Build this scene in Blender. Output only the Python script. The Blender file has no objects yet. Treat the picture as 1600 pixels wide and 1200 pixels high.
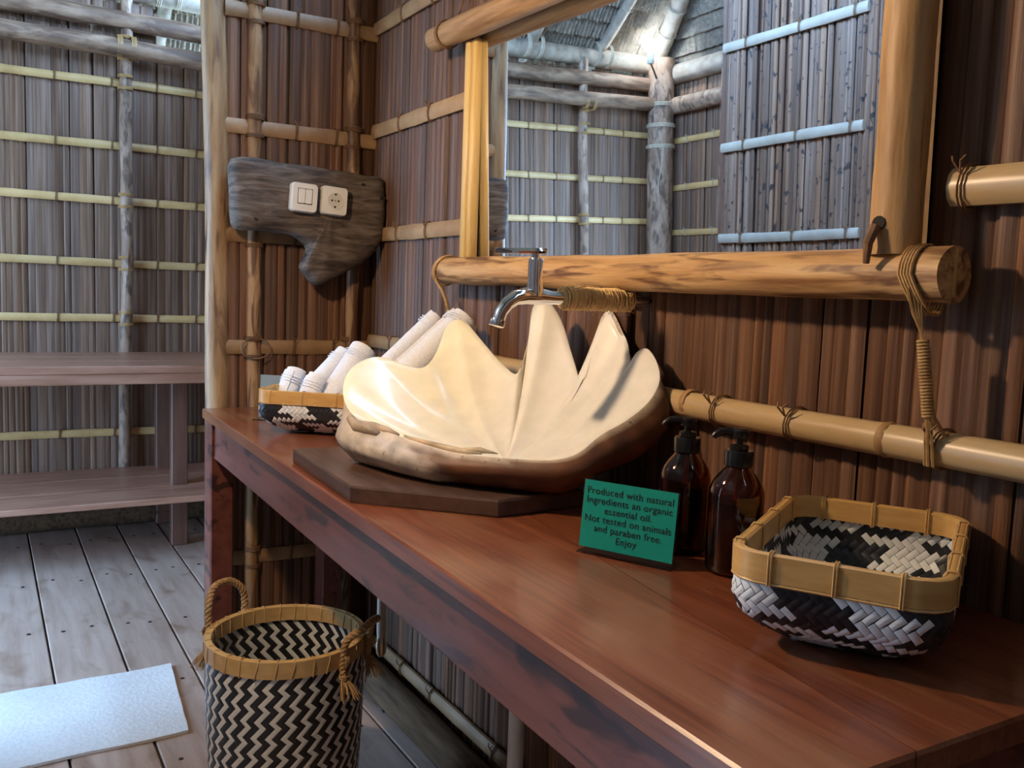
import bpy, math, random
from mathutils import Vector, Matrix, noise
random.seed(7)
PI = math.pi
S = bpy.context.scene
COL = S.collection

# ------------------------------------------------------------------ camera, world, exposure
cd = bpy.data.cameras.new('camera')
cam = bpy.data.objects.new('camera', cd)
COL.objects.link(cam)
cd.sensor_width = 36.0
cd.lens = 31.95
cd.clip_start = 0.02
right = Vector((0.50314, 0.86341, 0.03712))
up = Vector((-0.10696, 0.0196, 0.99407))
fwd = Vector((-0.85756, 0.50413, -0.10221))
M4 = Matrix((right, up, -fwd)).transposed().to_4x4()
M4.translation = Vector((2.67, -1.0556, 1.2))
cam.matrix_world = M4
S.camera = cam

W = bpy.data.worlds.new('world')
S.world = W
W.use_nodes = True
bg = W.node_tree.nodes['Background']
bg.inputs[0].default_value = (0.38, 0.63, 1.0, 1)
bg.inputs[1].default_value = 21.0
S.view_settings.view_transform = 'Standard'
S.view_settings.look = 'None'
S.view_settings.gamma = 1.0
S.view_settings.use_curve_mapping = False
S.view_settings.exposure = 0.0
S.cycles.sample_clamp_indirect = 6.0
S.cycles.max_bounces = 8

def portal(name, loc, rot, sx, sy):
    l = bpy.data.lights.new(name, 'AREA')
    l.shape = 'RECTANGLE'
    l.size = sx
    l.size_y = sy
    l.cycles.is_portal = True
    o = bpy.data.objects.new(name, l)
    COL.objects.link(o)
    o.location = loc
    o.rotation_euler = rot
    return o
# unseen openings added for daylight: doorway in left wall, eave above the mirror wall
ADDED_DOOR = (-1.45, 0.35, 0.05, 2.2)        # x0 x1 z0 z1 in the left wall
portal('added_doorway_daylight', ((ADDED_DOOR[0]+ADDED_DOOR[1])/2, -2.93, (ADDED_DOOR[2]+ADDED_DOOR[3])/2), (PI/2, 0, 0), ADDED_DOOR[1]-ADDED_DOOR[0], ADDED_DOOR[3]-ADDED_DOOR[2])
portal('added_eave_daylight', ((-1.8+3.5)/2, 0.03, 2.845), (-PI/2, 0, 0), 5.3, 0.83)
LAMP_POS = Vector((1.22, -1.12, 1.80))
LAMP_STRENGTH = 900.0

# ------------------------------------------------------------------ materials
MATS = {}
def mat(name, stops, scale=(1, 1, 1), detail=5.0, rough=0.6, bump=0.0, rand=0.0, coord='pos', distort=0.0,
        metallic=0.0, spec=0.5, trans=0.0, ior=1.45, coat=0.0, dist=0.004, sheen=0.0, patch=None, hue=0.0):
    m = bpy.data.materials.new(name)
    m.use_nodes = True
    nt = m.node_tree
    N, L = nt.nodes, nt.links
    b = N['Principled BSDF']
    b.inputs['Roughness'].default_value = rough
    b.inputs['Metallic'].default_value = metallic
    b.inputs['Specular IOR Level'].default_value = spec
    b.inputs['Transmission Weight'].default_value = trans
    b.inputs['IOR'].default_value = ior
    b.inputs['Coat Weight'].default_value = coat
    b.inputs['Coat Roughness'].default_value = 0.12
    b.inputs['Sheen Weight'].default_value = sheen
    MATS[name] = m
    if len(stops) == 1:
        b.inputs['Base Color'].default_value = (*stops[0], 1)
        if bump == 0 and rand == 0:
            return m
    if coord == 'pos':
        src = N.new('ShaderNodeNewGeometry').outputs['Position']
    else:
        src = N.new('ShaderNodeTexCoord').outputs['Object']
    oi = N.new('ShaderNodeObjectInfo')
    add = N.new('ShaderNodeVectorMath'); add.operation = 'MULTIPLY_ADD'
    comb = N.new('ShaderNodeCombineXYZ')
    for i in range(3):
        L.new(oi.outputs['Random'], comb.inputs[i])
    L.new(comb.outputs[0], add.inputs[0])
    add.inputs[1].default_value = (7.3, 5.1, 9.7)
    L.new(src, add.inputs[2])
    mp = N.new('ShaderNodeMapping')
    mp.inputs['Scale'].default_value = scale
    L.new(add.outputs[0], mp.inputs['Vector'])
    nz = N.new('ShaderNodeTexNoise')
    nz.inputs['Scale'].default_value = 1.0
    nz.inputs['Detail'].default_value = detail
    nz.inputs['Roughness'].default_value = 0.62
    nz.inputs['Distortion'].default_value = distort
    L.new(mp.outputs[0], nz.inputs['Vector'])
    if len(stops) > 1:
        rp = N.new('ShaderNodeValToRGB')
        e = rp.color_ramp.elements
        e[0].position, e[0].color = stops[0][0], (*stops[0][1], 1)
        e[1].position, e[1].color = stops[-1][0], (*stops[-1][1], 1)
        for p, c in stops[1:-1]:
            k = e.new(p); k.color = (*c, 1)
        L.new(nz.outputs[0], rp.inputs[0])
        out = rp.outputs[0]
    else:
        rgb = N.new('ShaderNodeRGB'); rgb.outputs[0].default_value = (*stops[0], 1)
        out = rgb.outputs[0]
    if patch:                       # larger patches of another colour (bark, knots, wear)
        pc, pscale, lo, hi = patch
        mp2 = N.new('ShaderNodeMapping'); mp2.inputs['Scale'].default_value = pscale
        L.new(add.outputs[0], mp2.inputs['Vector'])
        n2 = N.new('ShaderNodeTexNoise'); n2.inputs['Scale'].default_value = 1.0
        n2.inputs['Detail'].default_value = 4.0; n2.inputs['Distortion'].default_value = 0.6
        L.new(mp2.outputs[0], n2.inputs['Vector'])
        mr = N.new('ShaderNodeMapRange'); mr.inputs[1].default_value = lo; mr.inputs[2].default_value = hi
        L.new(n2.outputs[0], mr.inputs[0])
        mx = N.new('ShaderNodeMix'); mx.data_type = 'RGBA'
        L.new(mr.outputs[0], mx.inputs[0])
        L.new(out, mx.inputs[6])
        mx.inputs[7].default_value = (*pc, 1)
        out = mx.outputs[2]
    if rand or hue:
        hs = N.new('ShaderNodeHueSaturation')
        mr = N.new('ShaderNodeMapRange')
        mr.inputs[3].default_value = 1 - rand; mr.inputs[4].default_value = 1 + rand
        L.new(oi.outputs['Random'], mr.inputs[0])
        L.new(mr.outputs[0], hs.inputs['Value'])
        if hue:
            ml = N.new('ShaderNodeMath'); ml.operation = 'MULTIPLY'; ml.inputs[1].default_value = 37.7
            L.new(oi.outputs['Random'], ml.inputs[0])
            fr = N.new('ShaderNodeMath'); fr.operation = 'FRACT'
            L.new(ml.outputs[0], fr.inputs[0])
            m3 = N.new('ShaderNodeMapRange'); m3.inputs[3].default_value = 1 - hue; m3.inputs[4].default_value = 1 + hue
            L.new(fr.outputs[0], m3.inputs[0])
            L.new(m3.outputs[0], hs.inputs['Saturation'])
        L.new(out, hs.inputs['Color'])
        out = hs.outputs[0]
    L.new(out, b.inputs['Base Color'])
    if bump:
        bp = N.new('ShaderNodeBump')
        bp.inputs['Strength'].default_value = bump
        bp.inputs['Distance'].default_value = dist
        L.new(nz.outputs[0], bp.inputs['Height'])
        L.new(bp.outputs[0], b.inputs['Normal'])
    return m

def emit(name, col, strength):
    m = bpy.data.materials.new(name)
    m.use_nodes = True
    b = m.node_tree.nodes['Principled BSDF']
    b.inputs['Base Color'].default_value = (*col, 1)
    b.inputs['Emission Color'].default_value = (*col, 1)
    b.inputs['Emission Strength'].default_value = strength
    MATS[name] = m
    return m

palm = [(0.22, (0.045, 0.019, 0.010)), (0.45, (0.115, 0.054, 0.030)), (0.62, (0.175, 0.090, 0.050)), (0.82, (0.29, 0.165, 0.095))]
mat('palm_strip', palm, (110, 110, 2.2), rough=0.55, bump=0.5, rand=0.32, hue=0.12, spec=0.4)
palmg = [(0.22, (0.062, 0.031, 0.020)), (0.45, (0.160, 0.090, 0.057)), (0.62, (0.245, 0.150, 0.100)), (0.82, (0.38, 0.26, 0.18))]
mat('palm_strip_grey', palmg, (70, 70, 1.6), rough=0.5, bump=0.3, rand=0.2, hue=0.15, spec=0.35)
mat('palm_strip_spotted', palmg, (70, 70, 1.6), rough=0.5, bump=0.5, rand=0.35, hue=0.15, patch=((0.03, 0.022, 0.02), (38, 38, 30), 0.61, 0.65))
mat('backing', [(0.3, (0.03, 0.015, 0.008)), (0.7, (0.07, 0.035, 0.02))], (60, 60, 2), rough=0.8)
bam = [(0.25, (0.46, 0.27, 0.10)), (0.5, (0.62, 0.40, 0.17)), (0.8, (0.74, 0.52, 0.25))]
mat('bamboo', bam, (6, 6, 6), rough=0.38, rand=0.12, bump=0.1, spec=0.5)
mat('bamboo_grey', [(0.25, (0.30, 0.26, 0.20)), (0.5, (0.40, 0.35, 0.28)), (0.8, (0.50, 0.45, 0.37))], (10, 10, 10), rough=0.5, rand=0.1, bump=0.15)
mat('bamboo_pole', [(0.25, (0.42, 0.27, 0.12)), (0.55, (0.52, 0.36, 0.18)), (0.8, (0.60, 0.44, 0.24))], (4, 30, 30), rough=0.33, bump=0.08)
mat('bamboo_node', [(0.3, (0.24, 0.12, 0.045)), (0.7, (0.44, 0.26, 0.11))], (20, 20, 20), rough=0.6)
mat('bamboo_old', [(0.25, (0.18, 0.09, 0.036)), (0.5, (0.32, 0.18, 0.08)), (0.8, (0.48, 0.30, 0.14))], (12, 12, 5), rough=0.5, rand=0.15, bump=0.2,
    patch=((0.11, 0.05, 0.022), (30, 30, 6), 0.50, 0.60))
mat('bamboo_rail', [(0.25, (0.20, 0.11, 0.05)), (0.5, (0.32, 0.19, 0.09)), (0.8, (0.44, 0.28, 0.14))], (10, 10, 10), rough=0.5, rand=0.15, bump=0.15)
mat('rattan', [(0.3, (0.33, 0.18, 0.06)), (0.7, (0.56, 0.35, 0.14))], (50, 50, 50), rough=0.5)
mat('tie_dark', [(0.3, (0.12, 0.06, 0.025)), (0.7, (0.25, 0.13, 0.06))], (50, 50, 50), rough=0.6)
mat('tie_pale', [(0.3, (0.40, 0.33, 0.24)), (0.7, (0.60, 0.52, 0.40))], (50, 50, 50), rough=0.6)
mat('peeled_log', [(0.30, (0.22, 0.10, 0.035)), (0.48, (0.50, 0.29, 0.12)), (0.75, (0.66, 0.44, 0.21))], (4, 60, 60), rough=0.5, bump=0.6,
    patch=((0.15, 0.065, 0.026), (7, 60, 60), 0.50, 0.64), distort=0.2)
mat('log_x', [(0.30, (0.17, 0.09, 0.04)), (0.5, (0.32, 0.19, 0.09)), (0.75, (0.45, 0.29, 0.15))], (5, 60, 60), rough=0.55, bump=0.6)
mat('shaded_sill_wood', [(0.30, (0.05, 0.03, 0.018)), (0.5, (0.11, 0.065, 0.036)), (0.75, (0.18, 0.11, 0.06))], (5, 50, 50), rough=0.85, spec=0.15, bump=0.6)  # colour darkened to stand in for the shade under the counter
mat('log_z', [(0.30, (0.28, 0.145, 0.055)), (0.5, (0.46, 0.27, 0.11)), (0.75, (0.58, 0.37, 0.17))], (36, 36, 4), rough=0.5, bump=0.5,
    patch=((0.15, 0.065, 0.025), (30, 30, 5), 0.62, 0.68))
mat('post_wood', [(0.30, (0.20, 0.105, 0.045)), (0.5, (0.34, 0.20, 0.09)), (0.75, (0.47, 0.30, 0.15))], (40, 40, 4), rough=0.5, bump=0.6,
    patch=((0.12, 0.055, 0.024), (30, 30, 5), 0.52, 0.66))
mat('yellow_wood', [(0.3, (0.56, 0.34, 0.10)), (0.55, (0.70, 0.47, 0.17)), (0.8, (0.78, 0.56, 0.25))], (40, 40, 4), rough=0.42, bump=0.2)
mat('bark_y', [(0.30, (0.16, 0.09, 0.055)), (0.5, (0.29, 0.18, 0.115)), (0.75, (0.44, 0.30, 0.20))], (20, 6, 20), rough=0.6, bump=0.6,
    patch=((0.13, 0.075, 0.05), (22, 5, 22), 0.46, 0.62))
mat('bark_z', [(0.30, (0.19, 0.11, 0.07)), (0.5, (0.34, 0.22, 0.15)), (0.75, (0.50, 0.37, 0.27))], (24, 24, 8), rough=0.6, bump=0.7,
    patch=((0.13, 0.08, 0.055), (30, 30, 12), 0.50, 0.64), rand=0.1)
mat('rafter_wood', [(0.30, (0.20, 0.16, 0.12)), (0.5, (0.34, 0.28, 0.22)), (0.75, (0.48, 0.41, 0.33))], (14, 14, 14), rough=0.6, bump=0.4)
mat('thatch', [(0.25, (0.13, 0.10, 0.075)), (0.5, (0.27, 0.22, 0.165)), (0.8, (0.44, 0.37, 0.29))], (45, 45, 45), rough=0.7, bump=0.4, rand=0.25)
red = [(0.25, (0.085, 0.024, 0.011)), (0.5, (0.17, 0.05, 0.02)), (0.8, (0.25, 0.085, 0.035))]
mat('counter_wood', [(0.25, (0.085, 0.022, 0.010)), (0.5, (0.185, 0.050, 0.019)), (0.8, (0.28, 0.09, 0.037))], (4, 95, 95), detail=8, rough=0.30, bump=0.14, rand=0.08, coat=0.35, patch=((0.26, 0.105, 0.046), (2.4, 7, 7), 0.52, 0.72))
mat('counter_apron', [(0.25, (0.08, 0.022, 0.016)), (0.5, (0.15, 0.046, 0.030)), (0.8, (0.20, 0.07, 0.05))], (3, 30, 30), rough=0.36, bump=0.1, coat=0.15,
    patch=((0.045, 0.016, 0.012), (6, 20, 24), 0.58, 0.66))
mat('dark_block', [(0.25, (0.045, 0.022, 0.016)), (0.5, (0.085, 0.045, 0.032)), (0.8, (0.13, 0.075, 0.055))], (6, 40, 40), rough=0.34, bump=0.15)
mat('bench_wood', [(0.25, (0.25, 0.11, 0.065)), (0.5, (0.39, 0.20, 0.13)), (0.8, (0.52, 0.30, 0.21))], (30, 3, 30), rough=0.35, bump=0.1, rand=0.08)
mat('bench_dark', [(0.25, (0.10, 0.045, 0.03)), (0.8, (0.19, 0.095, 0.065))], (30, 30, 3), rough=0.45)
mat('floor_wood', [(0.2, (0.29, 0.20, 0.15)), (0.5, (0.42, 0.31, 0.25)), (0.8, (0.52, 0.41, 0.34))], (3, 28, 28), rough=0.30, bump=0.15, rand=0.14,
    patch=((0.24, 0.15, 0.10), (5, 9, 9), 0.56, 0.75))
mat('nail', [(0.03, 0.02, 0.018)], rough=0.5)
mat('driftwood', [(0.30, (0.030, 0.021, 0.016)), (0.48, (0.095, 0.070, 0.054)), (0.70, (0.19, 0.15, 0.12))], (18, 12, 75), rough=0.7, bump=0.9, dist=0.006, distort=0.5)
mat('hole', [(0.008, 0.005, 0.004)], rough=0.8)
mat('white_plastic', [(0.74, 0.70, 0.62)], rough=0.35)
mat('socket_inner', [(0.60, 0.56, 0.48)], rough=0.4)
mat('mirror_glass', [(0.88, 0.92, 0.95)], rough=0.012, metallic=1.0)
mat('mirror_edge', [(0.35, 0.42, 0.42)], rough=0.2)
mat('chrome', [(0.82, 0.82, 0.84)], rough=0.08, metallic=1.0)
mat('jute', [(0.3, (0.55, 0.35, 0.13)), (0.7, (0.80, 0.57, 0.28))], (120, 120, 120), rough=0.75)
mat('rope', [(0.3, (0.30, 0.17, 0.07)), (0.7, (0.52, 0.33, 0.15))], (90, 90, 90), rough=0.75)
mat('towel', [(0.35, (0.80, 0.80, 0.83)), (0.65, (0.90, 0.90, 0.92))], (220, 220, 220), detail=2, rough=0.9, bump=0.8, dist=0.003, sheen=0.3)
mat('strand_white', [(0.3, (0.70, 0.72, 0.71)), (0.7, (0.84, 0.85, 0.83))], (60, 60, 60), rough=0.38)
mat('strand_black', [(0.3, (0.010, 0.011, 0.014)), (0.7, (0.03, 0.03, 0.034))], (60, 60, 60), rough=0.36)
mat('weave_core', [(0.025, 0.024, 0.024)], rough=0.6)
mat('rim_bamboo', [(0.3, (0.52, 0.28, 0.08)), (0.55, (0.62, 0.36, 0.12)), (0.8, (0.68, 0.43, 0.16))], (14, 14, 60), rough=0.34, bump=0.1)
mat('rim_pale', [(0.3, (0.52, 0.33, 0.13)), (0.55, (0.62, 0.42, 0.19)), (0.8, (0.70, 0.51, 0.26))], (20, 20, 40), rough=0.4, bump=0.1)
mat('binding', [(0.55, 0.32, 0.11)], rough=0.4)
mat('green_card', [(0.0, 0.29, 0.25)], rough=0.45)
mat('ink', [(0.006, 0.012, 0.012)], rough=0.6)
mat('acrylic', [(0.92, 0.97, 0.95)], rough=0.03, trans=1.0, ior=1.47)
mat('amber_glass', [(0.42, 0.13, 0.022)], rough=0.03, trans=1.0, ior=1.48)
mat('soap', [(0.035, 0.010, 0.003)], rough=0.25)
mat('pump_black', [(0.010, 0.009, 0.009)], rough=0.22)
mat('straw', [(0.42, 0.22, 0.07)], rough=0.4)
mat('mat_cloth', [(0.3, (0.58, 0.575, 0.56)), (0.7, (0.68, 0.675, 0.66))], (90, 90, 90), rough=0.9, bump=0.4)
mat('pvc', [(0.72, 0.71, 0.68)], rough=0.35)
mat('hose', [(0.62, 0.56, 0.48)], rough=0.5)
mat('brass', [(0.6, 0.5, 0.35)], rough=0.3, metallic=1.0)
mat('cord_black', [(0.02, 0.02, 0.02)], rough=0.5)
mat('ground', [(0.3, (0.30, 0.27, 0.2)), (0.7, (0.42, 0.38, 0.3))], (2, 2, 2), rough=0.9)

# shell: vertex colour gives chalk / cream / brown, which are the shell's own colours
def shell_mat(name, rough, coat, bump):
    m = bpy.data.materials.new(name); m.use_nodes = True
    nt = m.node_tree; N, L = nt.nodes, nt.links; b = N['Principled BSDF']
    at = N.new('ShaderNodeAttribute'); at.attribute_name = 'col'
    tc = N.new('ShaderNodeNewGeometry')
    nz = N.new('ShaderNodeTexNoise'); nz.inputs['Scale'].default_value = 26; nz.inputs['Detail'].default_value = 6
    L.new(tc.outputs['Position'], nz.inputs['Vector'])
    mr = N.new('ShaderNodeMapRange'); mr.inputs[1].default_value = 0.35; mr.inputs[2].default_value = 0.7
    mr.inputs[3].default_value = 0.93 if coat else 0.62; mr.inputs[4].default_value = 1.03 if coat else 1.12
    L.new(nz.outputs[0], mr.inputs[0])
    vm = N.new('ShaderNodeVectorMath'); vm.operation = 'SCALE'
    L.new(at.outputs['Color'], vm.inputs[0]); L.new(mr.outputs[0], vm.inputs['Scale'])
    out = vm.outputs[0]
    if not coat:
        vo = N.new('ShaderNodeTexNoise'); vo.inputs['Scale'].default_value = 95; vo.inputs['Detail'].default_value = 3
        L.new(tc.outputs['Position'], vo.inputs['Vector'])
        m2 = N.new('ShaderNodeMapRange'); m2.inputs[1].default_value = 0.66; m2.inputs[2].default_value = 0.72
        m2.inputs[3].default_value = 1.0; m2.inputs[4].default_value = 0.35
        L.new(vo.outputs[0], m2.inputs[0])
        v2 = N.new('ShaderNodeVectorMath'); v2.operation = 'SCALE'
        L.new(out, v2.inputs[0]); L.new(m2.outputs[0], v2.inputs['Scale']); out = v2.outputs[0]
    L.new(out, b.inputs['Base Color'])
    b.inputs['Roughness'].default_value = rough
    b.inputs['Coat Weight'].default_value = coat
    b.inputs['Coat Roughness'].default_value = 0.06
    if coat:
        b.inputs['Subsurface Weight'].default_value = 0.15
        b.inputs['Subsurface Radius'].default_value = (0.012, 0.008, 0.004)
    bp = N.new('ShaderNodeBump'); bp.inputs['Strength'].default_value = bump; bp.inputs['Distance'].default_value = 0.004
    L.new(nz.outputs[0], bp.inputs['Height']); L.new(bp.outputs[0], b.inputs['Normal'])
    MATS[name] = m
shell_mat('shell_inside', 0.26, 0.3, 0.14)
shell_mat('shell_outside', 0.55, 0.0, 0.35)
emit('lamp_glow', (1.0, 0.73, 0.47), LAMP_STRENGTH)
emit('bulb_glow', (0.78, 0.90, 1.0), 280.0)

# ------------------------------------------------------------------ mesh helpers
class MB:
    def __init__(s):
        s.v, s.f = [], []
    def add(s, vs, fs):
        o = len(s.v)
        s.v += [tuple(p) for p in vs]
        s.f += [tuple(i+o for i in q) for q in fs]
        return s
    def box(s, x0, x1, y0, y1, z0, z1):
        return s.add([(x0, y0, z0), (x1, y0, z0), (x1, y1, z0), (x0, y1, z0), (x0, y0, z1), (x1, y0, z1), (x1, y1, z1), (x0, y1, z1)],
                     [(0, 3, 2, 1), (4, 5, 6, 7), (0, 1, 5, 4), (1, 2, 6, 5), (2, 3, 7, 6), (3, 0, 4, 7)])
    def bbox(s, x0, x1, y0, y1, z0, z1, b=0.004):
        # box with chamfered edges
        pts = []
        for z, i in ((z0, b), (z0+b, 0), (z1-b, 0), (z1, b)):
            pts.append([(x0+b+i, y0+i, z), (x1-b-i, y0+i, z), (x1-i, y0+b+i, z), (x1-i, y1-b-i, z),
                        (x1-b-i, y1-i, z), (x0+b+i, y1-i, z), (x0+i, y1-b-i, z), (x0+i, y0+b+i, z)])
        return s.rings(pts)
    def rings(s, R, cap=True, closed=True):
        n = len(R[0]); vs = [p for r in R for p in r]; fs = []
        for k in range(len(R)-1):
            for j in range(n if closed else n-1):
                a, b = k*n+j, k*n+(j+1) % n
                fs.append((a, b, b+n, a+n))
        if cap:
            fs.append(tuple(reversed(range(n))))
            fs.append(tuple(range((len(R)-1)*n, len(R)*n)))
        return s.add(vs, fs)
    def tube(s, path, rad, seg=8, cap=True, wob=0.0, seed=0.0, closed=False):
        P = [Vector(p) for p in path]; n = len(P)
        if not hasattr(rad, '__len__'):
            rad = [rad]*n
        R = []
        prev = None
        for i in range(n):
            if closed:
                t = (P[(i+1) % n]-P[i-1]).normalized()
            else:
                t = (P[min(i+1, n-1)]-P[max(i-1, 0)]).normalized()
            if prev is None:
                a = Vector((0, 0, 1)) if abs(t.z) < 0.9 else Vector((1, 0, 0))
                u = t.cross(a).normalized()
            else:
                u = (prev-t*prev.dot(t)).normalized()
            prev = u
            w = t.cross(u)
            ring = []
            for j in range(seg):
                an = 2*PI*j/seg
                r = rad[i]
                if wob:
                    d = u*math.cos(an)+w*math.sin(an)
                    r *= 1+wob*noise.noise(P[i]*5+d*1.3+Vector((seed, seed*1.7, 0)))
                ring.append(P[i]+(u*math.cos(an)+w*math.sin(an))*r)
            R.append(ring)
        if closed:
            R.append(R[0])
            return s.rings(R, cap=False)
        return s.rings(R, cap=cap)
    def lathe(s, prof, seg=24, c=(0, 0, 0), cap=True):
        R = [[(c[0]+r*math.cos(2*PI*j/seg), c[1]+r*math.sin(2*PI*j/seg), c[2]+z) for j in range(seg)] for r, z in prof]
        return s.rings(R, cap=cap)
    def mesh(s, name, smooth=True):
        me = bpy.data.meshes.new(name)
        me.from_pydata(s.v, [], s.f)
        if smooth:
            me.polygons.foreach_set('use_smooth', [True]*len(me.polygons))
        me.update()
        return me
    def build(s, name, material, parent=None, smooth=True, sharp=40, loc=None):
        me = s.mesh(name, smooth)
        if smooth and sharp:
            me.set_sharp_from_angle(angle=math.radians(sharp))
        o = bpy.data.objects.new(name, me)
        me.materials.append(MATS[material])
        COL.objects.link(o)
        if parent is not None:
            o.parent = parent
        if loc is not None:
            o.location = loc
        return o

def clear_normals(o):
    import bmesh
    bm = bmesh.new(); bm.from_mesh(o.data)
    bmesh.ops.recalc_face_normals(bm, faces=bm.faces)
    bm.to_mesh(o.data); bm.free()

def tag(o, label=None, cat=None, group=None, kind=None):
    if label: o['label'] = label
    if cat: o['category'] = cat
    if group: o['group'] = group
    if kind: o['kind'] = kind
    return o
def empty(name, loc=(0, 0, 0), rz=0.0, rot=None):
    o = bpy.data.objects.new(name, None)
    COL.objects.link(o)
    o.empty_display_size = 0.05
    o.location = loc
    o.rotation_euler = rot if rot else (0, 0, rz)
    return o
def struct(o, label, cat):
    return tag(o, label, cat, kind='structure')

def log_path(a, b, n=14, bend=0.006, seed=1.0):
    a, b = Vector(a), Vector(b)
    out = []
    for i in range(n+1):
        t = i/n
        p = a.lerp(b, t)
        k = math.sin(PI*t)
        p = p+Vector((noise.noise((t*3, seed, 0)), noise.noise((t*3, 5, seed)), noise.noise((seed, t*3, 9))))*bend*(0.4+k)
        out.append(p)
    return out
def log(mb, a, b, r, n=14, seg=14, wob=0.12, bend=0.006, seed=1.0, r2=None):
    p = log_path(a, b, n, bend, seed)
    rr = [r+((r2 if r2 else r)-r)*i/n for i in range(n+1)]
    return mb.tube(p, rr, seg, wob=wob, seed=seed)

def coil(mb, c, axis, R, turns=3, pitch=0.004, wire=0.0016, seg=18, ws=5, squash=None):
    """wire wound round a bar at c along axis"""
    ax = Vector(axis).normalized()
    a = Vector((0, 0, 1)) if abs(ax.z) < 0.9 else Vector((1, 0, 0))
    u = ax.cross(a).normalized(); w = ax.cross(u)
    for t in range(turns):
        off = ax*(t-(turns-1)/2)*pitch
        pts = [Vector(c)+off+(u*math.cos(2*PI*j/seg)+w*math.sin(2*PI*j/seg))*R for j in range(seg)]
        mb.tube(pts, wire, ws, closed=True)
    return mb

# strips of split palm stem: unit-wide, unit-tall, bulging to -y; shared between all walls
STRIPS = []
for k in range(7):
    n = 7
    prof = []
    for i in range(n):
        t = i/(n-1)
        d = math.sin(PI*t)**0.6*random.uniform(0.004, 0.007)+random.uniform(0, 0.0015)
        prof.append((t-0.5, -d if 0 < i < n-1 else 0.0))
    mb = MB()
    lo = [(x, y, 0.0) for x, y in prof]
    jj = random.uniform(-0.08, 0.08)
    mid = [(x+jj, y*1.05, 0.5) for x, y in prof]
    hi = [(x, y, 1.0) for x, y in prof]
    mb.rings([lo, mid, hi], cap=False, closed=False)
    b0 = len(mb.v)
    mb.add([(-0.5, 0, 0), (0.5, 0, 0), (0.5, 0, 1), (-0.5, 0, 1)], [(0, 3, 2, 1)])
    STRIPS.append(mb.mesh('palm_strip'))

def strips(parent, axis, plane, a0, a1, z0, z1, face, material, wmin=0.016, wmax=0.036, ztop=None, name='palm_strip', zbot=None, bulge=1.0):
    """strips fixed side by side; face = direction (+1/-1) they bulge to, along the other axis"""
    me = {}
    a = a0
    while a < a1-0.004:
        w = min(random.uniform(wmin, wmax), a1-a)
        src = random.choice(STRIPS)
        key = (src.name, material)
        if key not in STRIP_CACHE:
            c = src.copy(); c.materials.clear(); c.materials.append(MATS[material]); STRIP_CACHE[key] = c
        o = bpy.data.objects.new(name, STRIP_CACHE[key])
        COL.objects.link(o)
        o.parent = parent
        top = ztop(a) if ztop else z1
        bot = zbot(a) if zbot else z0
        proud = random.uniform(0.0, 0.005)
        if axis == 'x':
            o.location = (a+w/2, plane+face*proud, bot)
            rz = 0 if face < 0 else PI
        else:
            o.location = (plane+face*proud, a+w/2, bot)
            rz = PI/2 if face > 0 else -PI/2
        o.rotation_euler = (0, random.uniform(-0.004, 0.004), rz)
        o.scale = (w*1.06, random.uniform(0.7, 1.25)*bulge, top-bot)
        a += w
STRIP_CACHE = {}

def rail(parent, axis, pos, z, a0, a1, face, r=0.018, flat=0.5, material='bamboo_rail', ties=(), tie_mat='tie_dark', node_gap=0.32, name='bamboo_rail'):
    """half-round bamboo rail with nodes; ties are sub-parts"""
    mb = MB(); n = max(6, int((a1-a0)/0.05)); R = []
    sd = random.uniform(0, 50)
    ph = random.uniform(0, node_gap)
    for i in range(n+1):
        a = a0+(a1-a0)*i/n
        dz = 0.006*noise.noise((a*1.6, sd, z))
        k = 1.0
        q = ((a+ph) % node_gap)
        if q < 0.05: k = 1.08
        ring = []
        for j in range(10):
            an = 2*PI*j/10
            d, h = math.cos(an)*r*flat*k, math.sin(an)*r*k
            ring.append((a, pos+d, z+dz+h) if axis == 'x' else (pos+d, a, z+dz+h))
        R.append(ring)
    mb.rings(R)
    o = mb.build(name, material, parent)
    clear_normals(o)
    for t in ties:
        m2 = MB()
        dz = 0.006*noise.noise((t*1.6, sd, z))
        for off in (-0.003, 0.002):
            pts = []
            for j in range(14):
                an = 2*PI*j/14
                d, h = math.cos(an)*(r*flat+0.003), math.sin(an)*(r+0.003)
                pts.append((t+off+0.002*math.sin(an), pos+d, z+dz+h) if axis == 'x' else (pos+d, t+off+0.002*math.sin(an), z+dz+h))
            m2.tube(pts, 0.0016, 4, closed=True)
        # twisted knot ends
        kd = face*(r*flat+0.004)
        for s_ in (-1, 1):
            if axis == 'x':
                m2.tube([(t, pos+kd, z+dz+r*0.6), (t+s_*0.005, pos+kd*1.4, z+dz+r+0.004), (t+s_*0.009, pos+kd*1.2, z+dz+r+0.010)], 0.0014, 4)
            else:
                m2.tube([(pos+kd, t, z+dz+r*0.6), (pos+kd*1.4, t+s_*0.005, z+dz+r+0.004), (pos+kd*1.2, t+s_*0.009, z+dz+r+0.010)], 0.0014, 4)
        m2.build('tie', tie_mat, o)
    return o

# ------------------------------------------------------------------ the setting
XF, YL, XR = -2.10, -2.90, 3.60           # far wall, left wall, rear wall
gr = MB().box(-14, 14, -14, 14, -0.5, -0.45).build('ground', 'ground'); struct(gr, 'sandy ground outside under the raised hut', 'ground')

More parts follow.
